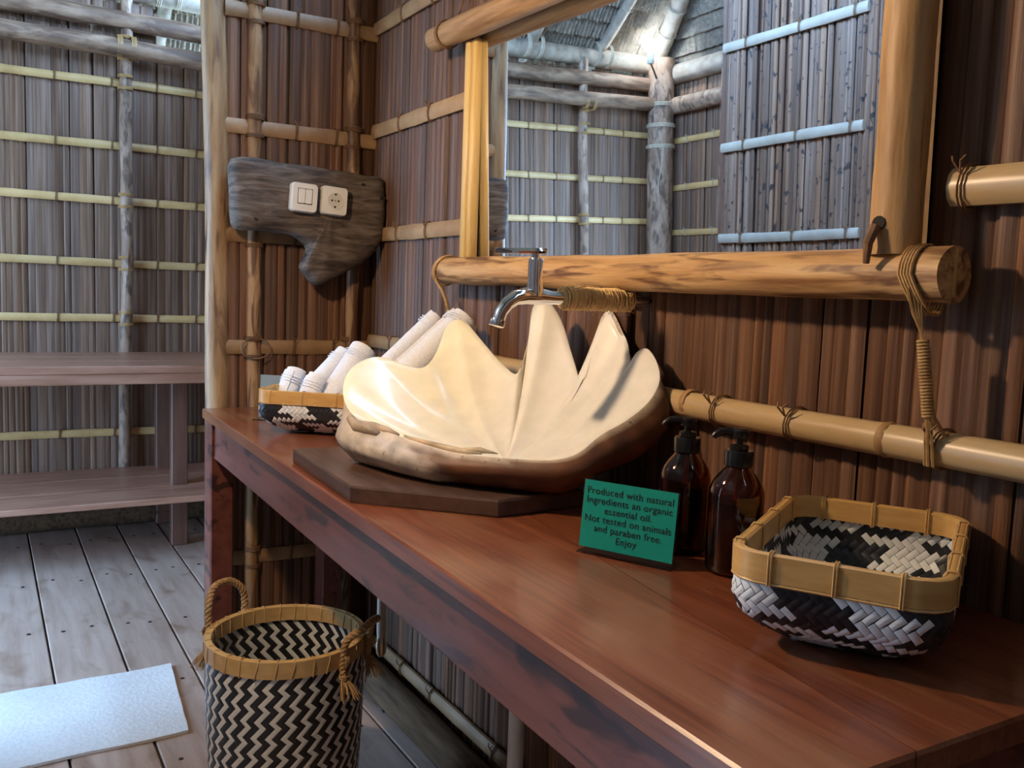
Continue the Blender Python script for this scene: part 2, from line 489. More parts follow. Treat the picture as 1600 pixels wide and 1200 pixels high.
fl = MB().box(XF-0.1, XR+0.1, YL-0.1, 0.06, -0.06, -0.024).build('floor', 'backing', smooth=False)
struct(fl, 'floor of wide worn wooden boards running away to the bench', 'floor')
seams = [0.02, -0.13, -0.325, -0.505, -0.685, -0.885, -1.10, -1.31, -1.53, -1.74, -1.96, -2.17, -2.40, -2.62, -2.88]
PL = []
nails = MB()
for k in range(len(seams)-1):
    y1, y0 = seams[k], seams[k+1]
    x0 = XF-0.05
    cuts = [x0, random.uniform(0.9, 1.6), XR+0.05]
    for c0, c1 in zip(cuts[:-1], cuts[1:]):
        mb = MB().bbox(c0+0.0015, c1-0.0015, y0+0.003, y1-0.003, -0.024, random.uniform(-0.0015, 0.0015), 0.003)
        mb.build('floor_board', 'floor_wood', fl, sharp=20)
    for x in [-1.75, -1.2, -0.62, -0.1, 0.4, 0.95]:
        for yy in (y0+0.05, y1-0.05):
            xx = x+random.uniform(-0.03, 0.03)
            nails.lathe([(0.007, 0.0), (0.006, 0.0028)], 8, (xx, yy+random.uniform(-0.01, 0.01), 0))
n_ = nails.build('nail_heads', 'nail', fl); n_['kind'] = 'stuff'

# right wall (mirror wall), y = 0
wr = MB().box(XF, XR, 0.006, 0.02, -0.02, 2.42).build('wall_right', 'backing', smooth=False)
struct(wr, 'reddish brown palm stem wall behind the mirror and counter', 'wall')
MB().box(XF, XR, 0.006, 0.02, 3.26, 4.0).build('gable_light_blocker', 'backing', wr, smooth=False)  # unseen panel added to limit the daylight through the eave
strips(wr, 'x', 0.004, 0.006, 2.75, 0.0, 2.44, -1, 'palm_strip', 0.014, 0.036)
strips(wr, 'x', 0.004, XF, -0.02, 0.0, 2.44, -1, 'palm_strip_grey', 0.05, 0.09)
for z, x1 in ((1.962, 0.66), (1.662, 0.70), (1.352, 0.70)):
    rail(wr, 'x', -0.012, z, 0.01, x1, -1, 0.021, 0.4, ties=(0.22, 0.42), material='bamboo_rail')
rail(wr, 'x', -0.026, 1.345, 1.965, 2.9, -1, 0.024, 0.7, ties=(1.985,), material='bamboo_pole', node_gap=0.5)
rail(wr, 'x', -0.014, 1.03, 0.02, 0.80, -1, 0.02, 0.5, ties=(0.2, 0.5))
pole = rail(wr, 'x', -0.031, 1.024, 0.78, 2.9, -1, 0.0225, 1.0, ties=(1.595, 1.75, 1.985), material='bamboo_pole', tie_mat='tie_dark', node_gap=9, name='bamboo_pole')
for xn in (1.04, 1.52, 1.905, 2.3):
    m = MB().tube([(xn-0.006, -0.031, 1.024), (xn-0.002, -0.031, 1.024), (xn+0.002, -0.031, 1.024), (xn+0.006, -0.031, 1.024)], [0.0226, 0.0243, 0.0243, 0.0226], 14)
    m.build('node_ring', 'bamboo_node', pole)
rail(wr, 'x', -0.014, 0.42, 0.3, 2.9, -1, 0.02, 0.5, ties=(0.6, 1.2))
rail(wr, 'x', -0.018, 0.105, 0.02, 2.9, -1, 0.02, 0.6, ties=(0.35, 0.55, 0.9), material='bamboo_rail')
m = MB(); log(m, (0.02, -0.065, 0.045), (2.6, -0.065, 0.045), 0.045, 20, 12, 0.1, 0.004, 3.0)
m.build('sill_log', 'shaded_sill_wood', wr)
m = MB().bbox(1.275, 1.325, -0.026, -0.012, 1.085, 1.235, 0.003); m.build('pipe_batten', 'dark_block', wr)

# partition with the driftwood board, x = 0
wp = MB().box(-0.02, -0.006, -0.50, 0.004, -0.02, 2.62).build('wall_partition', 'backing', smooth=False)
struct(wp, 'short dark brown palm stem partition wall carrying the driftwood board', 'wall')
strips(wp, 'y', -0.004, -0.465, -0.008, 0.0, 2.6, 1, 'palm_strip', 0.018, 0.042)
strips(wp, 'y', -0.022, -0.465, -0.008, 0.0, 2.6, -1, 'palm_strip_grey', 0.03, 0.05)
for z in (1.948, 1.636, 1.328, 1.008, 0.69, 0.384):
    rail(wp, 'y', 0.006, z, -0.455, -0.004, 1, 0.0215, 0.42, ties=(-0.25, -0.13), material='bamboo_rail')
m = MB(); log(m, (0.008, -0.368, 0.0), (0.008, -0.372, 2.5), 0.021, 16, 12, 0.10, 0.008, 7.0); m.build('bamboo_post', 'bamboo_old', wp)
m = MB(); log(m, (0.008, -0.074, 0.0), (0.008, -0.080, 2.5), 0.020, 16, 12, 0.14, 0.012, 17.0); m.build('bamboo_post', 'bamboo_old', wp)
m = MB()
for z in (1.948, 1.636, 1.328, 1.008, 0.384):
    for yy in (-0.369, -0.077):
        m2 = MB(); coil(m2, (0.008, yy, z+0.026), (0, 0, 1), 0.0245, 4, 0.004, 0.0017); coil(m2, (0.008, yy, z-0.026), (0, 0, 1), 0.0245, 3, 0.004, 0.0017)
        m2.build('tie', 'tie_dark', wp)
# loop of cane round the lower crossing
m = MB(); m.tube([(0.034, -0.369+0.042*math.cos(a*PI/10), 1.006+0.03*math.sin(a*PI/10)) for a in range(20)], 0.0022, 5, closed=True); m.build('cane_loop', 'tie_dark', wp)
m = MB(); log(m, (-0.012, -0.458, -0.02), (-0.014, -0.485, 2.62), 0.034, 22, 18, 0.10, 0.010, 11.0)
m.build('end_post', 'post_wood', wp)

# far wall behind the bench, x = XF
wf = MB().box(XF-0.02, XF-0.006, YL, -0.62, -0.02, 2.46).box(XF-0.02, XF-0.006, -0.62, 0.02, -0.02, 2.30).build('wall_far', 'backing', smooth=False)
struct(wf, 'grey brown palm stem wall behind the bench, seen past the partition', 'wall')
strips(wf, 'y', XF-0.002, YL+0.02, -0.30, 0.0, 2.5, 1, 'palm_strip_grey', 0.020, 0.046, ztop=lambda a: 2.47+random.uniform(-0.02, 0.03), bulge=0.5)
strips(wf, 'y', XF-0.002, -0.30, 0.0, 0.0, 2.5, 1, 'palm_strip_grey', 0.030, 0.050, ztop=lambda a: 2.300+random.uniform(-0.008, 0.010), bulge=0.5)
for z in (2.102, 1.812, 1.555, 1.260, 0.998, 0.44):
    rail(wf, 'y', XF+0.014, z, YL+0.05, -0.01, 1, 0.019, 0.5, ties=(-2.55, -2.4, -2.05, -1.85, -1.5, -1.1, -0.74, -0.5, -0.3, -0.12), material='bamboo', tie_mat='tie_dark')
for yy, s_ in ((-0.445, 2.0), (-2.235, 5.0), (-1.34, 8.0)):
    m = MB(); log(m, (XF+0.05, yy-0.015, 0.0), (XF+0.05, yy+0.01, 2.52), 0.027, 26, 12, 0.16, 0.014, s_); p_ = m.build('wall_post', 'bark_z', wf)
    for z in (2.257, 2.102, 1.555, 1.26, 0.998):
        m2 = MB()
        for zz in (z-0.028, z+0.028) if z < 2.2 else (z-0.05, z+0.05):
            coil(m2, (XF+0.05, yy, zz), (0, 0, 1), 0.033, 3, 0.005, 0.002)
        if z > 2.2:
            coil(m2, (XF+0.085, yy-0.03, z), (0, 1, 0), 0.049, 4, 0.006, 0.0024); coil(m2, (XF+0.085, yy+0.03, z), (0, 1, 0), 0.049, 4, 0.006, 0.0024)
        m2.build('tie', 'rattan', p_)
m = MB(); log(m, (XF+0.095, YL+0.1, 2.285), (XF+0.095, 0.0, 2.235), 0.042, 30, 14, 0.14, 0.012, 21.0); m.build('beam', 'bark_y', wf)
m = MB(); log(m, (XF+0.05, YL, 2.41), (XF+0.05, 0.1, 2.37), 0.044, 30, 14, 0.12, 0.012, 25.0); m.build('beam', 'bark_y', wf)
m = MB(); log(m, (XF+0.02, YL-0.2, 2.535), (XF+0.02, 0.2, 2.535), 0.055, 30, 14, 0.10, 0.008, 29.0); m.build('wall_plate', 'rafter_wood', wf)
m = MB(); log(m, (XF+0.10, YL, 0.06), (XF+0.10, 0.0, 0.06), 0.06, 24, 12, 0.10, 0.006, 33.0); m.build('sill_log', 'shaded_sill_wood', wf)

# left wall with the doorway added for daylight, y = YL
wl = (MB().box(XF, ADDED_DOOR[0], YL-0.02, YL-0.006, -0.02, 2.46).box(ADDED_DOOR[1], XR, YL-0.02, YL-0.006, -0.02, 2.46)
      .box(ADDED_DOOR[0], ADDED_DOOR[1], YL-0.02, YL-0.006, ADDED_DOOR[3], 2.46)).build('wall_left', 'backing', smooth=False)
struct(wl, 'pale palm stem side wall right of the corner post, in the mirror', 'wall')
strips(wl, 'x', YL-0.002, XF+0.02, ADDED_DOOR[0], 0.0, 2.46, 1, 'palm_strip_grey', 0.020, 0.042)
strips(wl, 'x', YL-0.002, ADDED_DOOR[1], XR, 0.0, 2.46, 1, 'palm_strip_grey', 0.05, 0.09)
for z in (2.06, 1.765, 1.48, 1.2, 0.9, 0.45):
    rail(wl, 'x', YL+0.014, z, XF+0.1, ADDED_DOOR[0]-0.03, 1, 0.019, 0.5, ties=(-1.85, -1.6, -1.35), material='bamboo', tie_mat='tie_pale')
for xx in (ADDED_DOOR[0]-0.03, ADDED_DOOR[1]+0.03):
    m = MB(); log(m, (xx, YL+0.03, 0), (xx, YL+0.03, 2.5), 0.04, 16, 12, 0.1, 0.008, xx*7); m.build('added_door_post', 'bark_z', wl)
m = MB(); log(m, (XF, YL+0.06, 2.27), (XR, YL+0.06, 2.27), 0.05, 30, 14, 0.10, 0.008, 41.0); m.build('beam', 'bark_z', wl)
m = MB(); log(m, (XF-0.1, YL+0.03, 2.47), (XR, YL+0.03, 2.47), 0.06, 30, 14, 0.10, 0.008, 45.0); m.build('wall_plate', 'rafter_wood', wl)
m = MB(); log(m, (-2.0, -2.79, 0.0), (-2.0, -2.79, 2.56), 0.082, 26, 20, 0.10, 0.010, 51.0); cp = m.build('corner_post', 'bark_z', wl)
m2 = MB()
for z in (2.28, 2.15, 2.02): coil(m2, (-2.0, -2.79, z), (0, 0, 1), 0.089, 3, 0.008, 0.004)
m2.tube([(-1.92, -2.75, 2.02), (-1.90, -2.72, 1.9), (-1.905, -2.70, 1.78), (-1.91, -2.71, 1.70)], 0.003, 5)
m2.build('tie', 'tie_pale', cp)

# rear wall, behind the camera
wb = MB().box(XR+0.006, XR+0.02, YL, 0.02, -0.02, 3.98).build('wall_rear', 'backing', smooth=False)
struct(wb, 'palm stem rear wall at the near end of the room', 'wall')
strips(wb, 'y', XR+0.002, YL, 0.0, 0.0, 2.55, -1, 'palm_strip', 0.05, 0.09)

# roof: thatched, pitched up from the far wall, hipped steeply above the left wall
SL, ZE, OV = 0.72, 2.60, 0.45
xa, ya, yb = XF-OV, YL-0.12, 0.25
zl = ZE-SL*OV                                   # eave height
XT, YT = xa+2.30, YL+0.63                       # where the hip ends
zt = zl+SL*2.30
SLL = (zt-zl)/(YT-ya)
def zroof(x, y): return min(zl+SL*(x-xa), zl+SLL*(y-ya), zt)
mb = MB()
for dz in (0.05, 0.09):
    mb.add([(xa, ya, zl+dz), (xa, yb, zl+dz), (XT, yb, zt+dz), (XT, YT, zt+dz), (XR+0.2, YT, zt+dz), (XR+0.2, yb, zt+dz), (XR+0.2, ya, zl+dz)],
           [(0, 3, 2, 1), (2, 3, 4, 5), (0, 6, 4, 3)])
ce = mb.build('ceiling', 'thatch', smooth=False); struct(ce, 'thatched roof on pole rafters, seen in the mirror', 'ceiling')
def thatch_row(k, side):
    mb = MB()
    if side == 'far':
        d = 0.02+k*0.095
        O = Vector((xa+d, 0, zl+SL*d)); A = Vector((0, 1, 0)); U = Vector((1, 0, SL)).normalized()
        a0, a1 = ya+d*(YT-ya)/2.30, yb
    else:
        d = 0.01+k*0.040
        O = Vector((0, ya+d, zl+SLL*d)); A = Vector((1, 0, 0)); U = Vector((0, 1, SLL)).normalized()
        a0, a1 = xa+d*2.30/(YT-ya), 1.2
    Nn = A.cross(U)
    if Nn.z > 0: Nn = -Nn                       # into the room
    a = a0
    while a < a1:
        w = random.uniform(0.020, 0.032)
        ln = random.uniform(0.145, 0.157)
        dr = random.uniform(0.044, 0.052)
        tip = random.uniform(-0.004, 0.004)
        for (s0, s1, e0, e1) in ((0, 0.5, 0.0, 0.016), (0.5, 1.0, 0.016, 0.0)):
            def P(s_, q, e):
                low = q < 0
                return O+A*(a+w*s_+(tip if low else 0))+U*(q*ln*0.5)+Nn*(e-0.030+(dr if low else 0.0))
            mb.add([P(s0, -1, e0), P(s1, -1, e1), P(s1, 1, e1*0.3), P(s0, 1, e0)], [(0, 1, 2, 3)])
        a += w*0.95
    mb.tube([O+A*a0+U*0.05-Nn*0.004, O+A*a1+U*0.05-Nn*0.004], 0.007, 6)
    o = mb.build('thatch_row', 'thatch', ce, smooth=False)
    o['kind'] = 'stuff'
for k in range(24):
    thatch_row(k, 'far')
for k in range(18):
    thatch_row(k, 'left')
for i, yy in enumerate((-0.25, -0.8, -1.32, -1.86, -2.36)):
    m = MB(); log(m, (XF-0.25, yy, ZE-SL*0.25-0.045), (XF+1.5, yy+0.02, ZE+SL*1.5-0.045), 0.034, 18, 12, 0.09, 0.008, 60.0+i)
    r_ = m.build('rafter', 'rafter_wood', ce)
    m2 = MB()
    for off in (-0.045, 0.045): coil(m2, (XF+0.03, yy+off, ZE-0.045), (0, 1, 0), 0.072, 3, 0.008, 0.004)
    for q in (0.3, 0.45, 0.6, 0.75, 0.9): coil(m2, (XF+q, yy, ZE+SL*q-0.045), (1, 0, SL), 0.038, 1, 0.005, 0.0025)
    m2.build('tie', 'tie_pale', r_)
h0 = Vector((XF-0.02, YL+0.10, ZE-0.10)); h1 = Vector((XT-0.05, YT+0.05, zt-0.10))
m = MB(); log(m, h0, h1, 0.052, 18, 12, 0.08, 0.008, 71.0)
hp = m.build('hip_rafter', 'rafter_wood', ce)
m2 = MB()
for q in (0.07, 0.14, 0.22, 0.30, 0.38): coil(m2, h0.lerp(h1, q), h1-h0, 0.056, 2, 0.008, 0.003)
m2.build('tie', 'tie_pale', hp)

# palm-leaf door panel standing open in the room (seen in the mirror)
dp = MB().bbox(0.10, 0.14, -1.39, -1.35, 0.0, 2.75).bbox(0.76, 0.80, -1.39, -1.35, 0.0, 2.75).bbox(0.14, 0.76, -1.385, -1.36, 1.1, 1.14).bbox(0.14, 0.76, -1.385, -1.36, 2.68, 2.72).box(0.12, 0.78, -1.368, -1.360, 0.02, 2.74).bbox(0.80, 1.12, -1.42, -1.38, 0.0, 2.9).build('door_1', 'bench_dark')
struct(dp, 'dark spotted palm leaf door panel on the right of the mirror image', 'door')
strips(dp, 'x', -1.352, 0.115, 0.785, 0.02, 2.74, 1, 'palm_strip_spotted', 0.010, 0.026)
for z in (1.05, 1.36, 1.685, 2.035, 2.36, 2.62):
    rail(dp, 'x', -1.336, z, 0.125, 0.745, 1, 0.017, 0.4, ties=(0.24, 0.48, 0.70), material='bamboo_grey', tie_mat='tie_dark')

# ------------------------------------------------------------------ bench by the far wall
b = empty('wall_bench', (-1.7, -0.6, 0))
tag(b, 'long low wooden bench with a lower shelf against the far wall', 'bench')
def part(mb, name, material, parent, root, **k):
    o = mb.build(name, material, parent, **k)
    # world-space mesh under a moved empty
    o.matrix_parent_inverse = root.matrix_basis.inverted()
    return o
bx0, bx1, by0, by1 = -2.02, -1.28, -1.75, -0.03
for k in range(3):
    w = (bx1-bx0)/3
    part(MB().bbox(bx0+k*w+0.001, bx0+(k+1)*w-0.001, by0, by1, 0.805, 0.838), 'top_board', 'bench_wood', b, b, sharp=20)
part(MB().bbox(bx1-0.03, bx1-0.004, by0, by1, 0.762, 0.806), 'front_rail', 'bench_wood', b, b, sharp=20)
for k in range(3):
    w = (bx1-bx0)/3
    part(MB().bbox(bx0+k*w+0.001, bx0+(k+1)*w-0.001, by0, by1, 0.253, 0.279), 'shelf_board', 'bench_wood', b, b, sharp=20)
for x in (bx1-0.30, bx0+0.03):
    for y in (by1-0.30, by0+0.2):
        part(MB().bbox(x, x+0.05, y, y+0.07, 0.0, 0.805), 'leg', 'bench_dark', b, b, sharp=20)

# white bath mat
mb = MB(); nx, ny = 16, 24
mx0, mx1, my0, my1 = -0.19, 0.27, -1.30, -0.565
def matz(u, v): return 0.010+0.003*noise.noise((u*6, v*6, 3))+0.012*math.exp(-((u-0.1)/0.12)**2-((v-0.35)/0.2)**2)*0.5+0.010*max(0, v-0.85)*(1 if u < 0.4 else 0.3)
vs, fs = [], []
for side in (0, 1):
    for i in range(nx+1):
        for j in range(ny+1):
            u, v = i/nx, j/ny
            x = mx0+(mx1-mx0)*u+0.008*noise.noise((v*4, 1, 1))+0.03*(1-v)
            y = my0+(my1-my0)*v-0.035*u*v+0.008*noise.noise((u*4, 2, 1))
            vs.append((x, y, matz(u, v) if side == 0 else 0.002))
def id_(s_, i, j): return s_*(nx+1)*(ny+1)+i*(ny+1)+j
for i in range(nx):
    for j in range(ny):
        fs.append((id_(0, i, j), id_(0, i+1, j), id_(0, i+1, j+1), id_(0, i, j+1)))
        fs.append((id_(1, i, j), id_(1, i, j+1), id_(1, i+1, j+1), id_(1, i+1, j)))
for i in range(nx):
    fs.append((id_(0, i, 0), id_(1, i, 0), id_(1, i+1, 0), id_(0, i+1, 0))); fs.append((id_(0, i, ny), id_(0, i+1, ny), id_(1, i+1, ny), id_(1, i, ny)))
for j in range(ny):
    fs.append((id_(0, 0, j), id_(0, 0, j+1), id_(1, 0, j+1), id_(1, 0, j))); fs.append((id_(0, nx, j), id_(1, nx, j), id_(1, nx, j+1), id_(0, nx, j+1)))
o = MB().add(vs, fs).build('bath_mat', 'mat_cloth'); clear_normals(o)
tag(o, 'white bath mat lying on the floorboards beside the basket', 'mat')

# ------------------------------------------------------------------ counter
ZC = 0.836
CX0, CX1 = 0.032, 2.232
cnt = empty('counter', (1.1, -0.27, 0))
tag(cnt, 'long dark red varnished wooden counter along the mirror wall', 'counter')
def board(pts, z0, z1, name, material, root, bev=0.003):
    mb = MB(); n = len(pts)
    cx = sum(p[0] for p in pts)/n; cy = sum(p[1] for p in pts)/n
    def ins(d):
        out = []
        for x, y in pts:
            out.append((x-math.copysign(d, x-cx), y-math.copysign(d, y-cy)))
        return out
    R = []
    for z, d in ((z0, bev), (z0+bev, 0), (z1-bev, 0), (z1, bev)):
        R.append([(x, y, z) for x, y in ins(d)])
    mb.rings(R)
    o = part(mb, name, material, root, root, sharp=20)
    clear_normals(o)
    return o
def fy(x): return -0.517-0.016*x
def sy(x): return -0.085-0.142*x
board([(CX0, sy(CX0)+0.0008), (CX1, sy(CX1)+0.0008), (CX1, -0.012), (CX0, -0.012)], ZC-0.028, ZC, 'top_board', 'counter_wood', cnt)
board([(CX0, fy(CX0)), (CX1, fy(CX1)), (CX1, sy(CX1)-0.0008), (CX0, sy(CX0)-0.0008)], ZC-0.028, ZC+0.0004, 'top_board', 'counter_wood', cnt)
board([(0.04, fy(0)+0.018), (CX1-0.02, fy(CX1)+0.018), (CX1-0.02, fy(CX1)+0.046), (0.04, fy(0)+0.046)], 0.708, ZC-0.028, 'front_apron', 'counter_apron', cnt)
board([(CX1-0.045, fy(CX1)+0.046), (CX1-0.02, fy(CX1)+0.046), (CX1-0.02, -0.02), (CX1-0.045, -0.02)], 0.708, ZC-0.028, 'end_apron', 'counter_apron', cnt)
board([(0.04, -0.10), (CX1-0.045, -0.10), (CX1-0.045, -0.075), (0.04, -0.075)], 0.73, ZC-0.028, 'back_apron', 'counter_apron', cnt)
for x in (0.042, CX1-0.09):
    part(MB().bbox(x, x+0.07, fy(x)+0.006, fy(x)+0.070, 0.0, ZC-0.028), 'leg', 'counter_apron', cnt, cnt, sharp=20)
    part(MB().bbox(x, x+0.07, -0.185, -0.125, 0.0, ZC-0.028), 'leg', 'counter_apron', cnt, cnt, sharp=20)

# pipes below the counter
pp = empty('drain_pipe', (1.23, -0.17, 0)); tag(pp, 'white plastic drain pipe under the counter', 'pipe')
part(MB().tube([(1.23, -0.17, 0.0), (1.23, -0.17, 0.4), (1.23, -0.17, 0.70)], 0.016, 14), 'pipe', 'pvc', pp, pp)
part(MB().lathe([(0.021, 0.0), (0.022, 0.01), (0.022, 0.05), (0.017, 0.055)], 16, (1.23, -0.17, 0.0)), 'coupling', 'pvc', pp, pp)
hs = empty('water_hose', (0.71, -0.24, 0.33)); tag(hs, 'pale flexible water hose hanging under the counter with a small valve', 'hose')
part(MB().tube([(0.704, -0.24, 0.807), (0.704, -0.24, 0.50), (0.708, -0.24, 0.40), (0.71, -0.24, 0.36)], [0.0085, 0.009, 0.011, 0.011], 12), 'hose', 'hose', hs, hs)
v_ = part(MB().lathe([(0.006, -0.03), (0.012, -0.02), (0.014, 0.0), (0.012, 0.012), (0.009, 0.03)], 14, (0.71, -0.24, 0.345)), 'valve', 'brass', hs, hs)
part(MB().tube([(0.71, -0.24, 0.35), (0.696, -0.275, 0.358), (0.685, -0.29, 0.352)], [0.005, 0.005, 0.007], 8), 'valve_lever', 'brass', hs, hs)

# ------------------------------------------------------------------ mirror in log frame
mr_ = empty('mirror', (1.3, -0.05, 1.2)); tag(mr_, 'wide wall mirror framed with rough peeled logs above the counter', 'mirror')
al = math.radians(1.3)
g = MB(); z0, z1 = 1.255, 1.80
def ym(z): return -0.014-(z-z0)*math.tan(al)
g.add([(0.715, ym(z0), z0), (1.925, ym(z0), z0), (1.925, ym(z1), z1), (0.715, ym(z1), z1)], [(0, 1, 2, 3)])
g.add([(0.715, ym(z0)+0.005, z0), (1.925, ym(z0)+0.005, z0), (1.925, ym(z1)+0.005, z1), (0.715, ym(z1)+0.005, z1)], [(0, 3, 2, 1)])
g.add([(0.715, ym(z0), z0), (1.925, ym(z0), z0), (1.925, ym(z0)+0.005, z0), (0.715, ym(z0)+0.005, z0)], [(0, 3, 2, 1)])
g.add([(0.715, ym(z0), z0), (0.715, ym(z0)+0.005, z0), (0.715, ym(z1)+0.005, z1), (0.715, ym(z1), z1)], [(0, 3, 2, 1)])
part(g, 'mirror_glass', 'mirror_glass', mr_, mr_, smooth=False)
m = MB(); log(m, (0.628, -0.06, 1.243), (1.998, -0.06, 1.237), 0.032, 26, 22, 0.09, 0.004, 83.0, r2=0.0335); bl = part(m, 'bottom_log', 'peeled_log', mr_, mr_)
part(MB().box(1.9975, 1.9995, -0.0615, -0.0585, 1.212, 1.269), 'end_crack', 'yellow_wood', mr_, mr_)
part(MB().lathe([(0.0325, 0.0), (0.0325, 0.001)], 20), 'log_end', 'hole', mr_, mr_) if False else None
m = MB(); log(m, (0.548, -0.065, 1.812), (2.03, -0.075, 1.765), 0.029, 26, 18, 0.09, 0.005, 89.0); part(m, 'top_log', 'log_x', mr_, mr_)
part(MB().bbox(0.672, 0.699, -0.046, -0.020, 1.268, 1.785, 0.004), 'left_slat', 'yellow_wood', mr_, mr_, sharp=50)
part(MB().bbox(0.700, 0.722, -0.043, -0.020, 1.268, 1.785, 0.004), 'left_slat', 'yellow_wood', mr_, mr_, sharp=50)
m = MB(); log(m, (1.917, -0.064, 1.262), (1.915, -0.068, 1.775), 0.031, 16, 18, 0.06, 0.004, 97.0); part(m, 'right_post', 'log_z', mr_, mr_)
m = MB(); log(m, (1.915, -0.068, 1.77), (1.913, -0.07, 2.15), 0.031, 10, 18, 0.06, 0.004, 98.0); part(m, 'right_post', 'log_z', mr_, mr_)
# wooden peg
part(MB().tube([(1.914, -0.100, 1.296), (1.912, -0.109, 1.275), (1.908, -0.105, 1.250)], [0.007, 0.006, 0.004], 8), 'peg', 'tie_dark', mr_, mr_)
part(MB().tube([(1.914, -0.090, 1.299), (1.9145, -0.0965, 1.300)], 0.009, 10), 'peg_hole', 'hole', mr_, mr_)
# cane lashing, right: coils round the log, a bound cord, coils on the pole
m = MB()
for t in range(5):
    x = 1.945+t*0.0042
    pts = []
    for j in range(22):
        an = 2*PI*j/22
        low = max(0, -math.sin(an))
        pts.append((x+0.02*low*0.8-0.004*math.cos(an), -0.06+math.cos(an)*0.0365, 1.2375+math.sin(an)*0.0365-0.012*low**3))
    m.tube(pts, 0.0021, 5, closed=True)
for t in range(4):
    m.tube([(1.962+t*0.003, -0.095+t*0.004, 1.22), (1.968+t*0.002, -0.088+t*0.002, 1.19), (1.974, -0.078, 1.168), (1.976, -0.076, 1.15)], 0.0021, 5)
part(m, 'lashing', 'rattan', mr_, mr_)
m = MB(); ptop, pbot = Vector((1.975, -0.076, 1.160)), Vector((1.984, -0.066, 1.066))
m.tube([ptop, ptop.lerp(pbot, 0.5), pbot], 0.0052, 8)
for k in range(24):
    coil(m, ptop.lerp(pbot, (k+0.5)/24), pbot-ptop, 0.0064, 1, 0, 0.0019, 10, 5)
for dx, dy in ((-0.004, -0.004), (0.0, -0.006), (0.004, -0.004), (0.010, 0.012)):
    m.tube([pbot+Vector((dx*0.4, dy*0.3, 0.002)), (1.984+dx, -0.059+dy, 1.045), (1.983+dx*1.4, -0.052+dy*0.8, 1.005) if dx < 0.009 else (1.994, -0.035, 1.045)], 0.0023, 5)
part(m, 'binding_cord', 'rattan', mr_, mr_)
# cane lashing, left
m = MB()
for t in range(3):
    x = 0.640+t*0.006
    m.tube([(x-0.008+0.012*math.sin(j*PI/11), -0.06+math.cos(2*PI*j/22)*0.036, 1.243+math.sin(2*PI*j/22)*0.036) for j in range(22)], 0.002, 5, closed=True)
m.tube([(0.636, -0.09, 1.235), (0.640, -0.088, 1.215), (0.655, -0.08, 1.196), (0.660, -0.07, 1.17), (0.662, -0.055, 1.12), (0.662, -0.045, 1.05)], [0.002, 0.003, 0.004, 0.0045, 0.0045, 0.004], 7)
for k in range(14): coil(m, Vector((0.660, -0.07, 1.17)).lerp(Vector((0.662, -0.045, 1.05)), k/14), (0.002, 0.02, -0.12), 0.005, 1, 0, 0.0014, 8, 4)
part(m, 'lashing', 'rattan', mr_, mr_)
m = MB()
for t in range(3): coil(m, (0.612+0.004*t, -0.066, 1.81), (1, 0, -0.03), 0.0325, 1, 0, 0.002)
m.tube([(0.612, -0.045, 1.84), (0.625, -0.035, 1.88), (0.65, -0.02, 1.96)], 0.0025, 6)
part(m, 'lashing', 'tie_dark', mr_, mr_)

# ------------------------------------------------------------------ driftwood board with switch and socket
out = [(-0.452, 1.532), (-0.36, 1.536), (-0.26, 1.533), (-0.15, 1.528), (-0.06, 1.524), (-0.018, 1.518), (-0.008, 1.48), (-0.006, 1.43), (-0.006, 1.38), (-0.010, 1.338),
       (-0.045, 1.285), (-0.10, 1.245), (-0.16, 1.215), (-0.205, 1.192), (-0.235, 1.215), (-0.256, 1.238), (-0.246, 1.265), (-0.236, 1.30), (-0.262, 1.325), (-0.31, 1.338), (-0.38, 1.340), (-0.440, 1.342), (-0.452, 1.37), (-0.456, 1.45)]
def smooth_poly(P, n=3):
    res = []
    N_ = len(P)
    for i in range(N_):
        p0, p1, p2, p3 = P[i-1], P[i], P[(i+1) % N_], P[(i+2) % N_]
        for k in range(n):
            t = k/n
            res.append(tuple(0.5*((2*p1[c])+(-p0[c]+p2[c])*t+(2*p0[c]-5*p1[c]+4*p2[c]-p3[c])*t*t+(-p0[c]+3*p1[c]-3*p2[c]+p3[c])*t**3) for c in (0, 1)))
    return res
op = smooth_poly(out, 3)
cy_, cz_ = -0.18, 1.40
spine = lambda y, z: (cy_+(y-cy_)*1.0, cz_)
mb = MB(); R = []
for x, s_ in ((0.058, 0.985), (0.075, 1.0), (0.095, 0.985), (0.108, 0.94), (0.117, 0.85), (0.123, 0.70), (0.126, 0.5), (0.127, 0.25), (0.127, 0.06)):
    ring = []
    for y, z in op:
        # inset towards a bent spine, so the branch stub keeps its shape
        sy_ = y*0.55+cy_*0.45 if z > 1.30 else -0.17+(y+0.17)*0.2
        sz_ = 1.435 if z > 1.34 else 1.40
        yy, zz = sy_+(y-sy_)*s_, sz_+(z-sz_)*s_
        dn = 0.004*noise.noise((y*9, z*40, x*8))+0.003*noise.noise((yy*20, zz*70, 3))
        ring.append((x+dn, max(min(yy, -0.006), -0.458), zz+dn))
    R.append(ring)
mb.rings(R)
o = mb.build('driftwood_board', 'driftwood'); clear_normals(o)
tag(o, 'weathered grey brown driftwood slab with a branch stub mounted on the partition', 'driftwood')
for y, z in ((-0.085, 1.487), (-0.392, 1.372), (-0.088, 1.36)):
    h = MB().tube([(0.088, y, z), (0.1235, y, z)], 0.0075, 10).build('screw_hole', 'hole', o)
m = MB().box(0.100, 0.1215, -0.048, -0.012, 1.452, 1.460).build('split', 'hole', o)
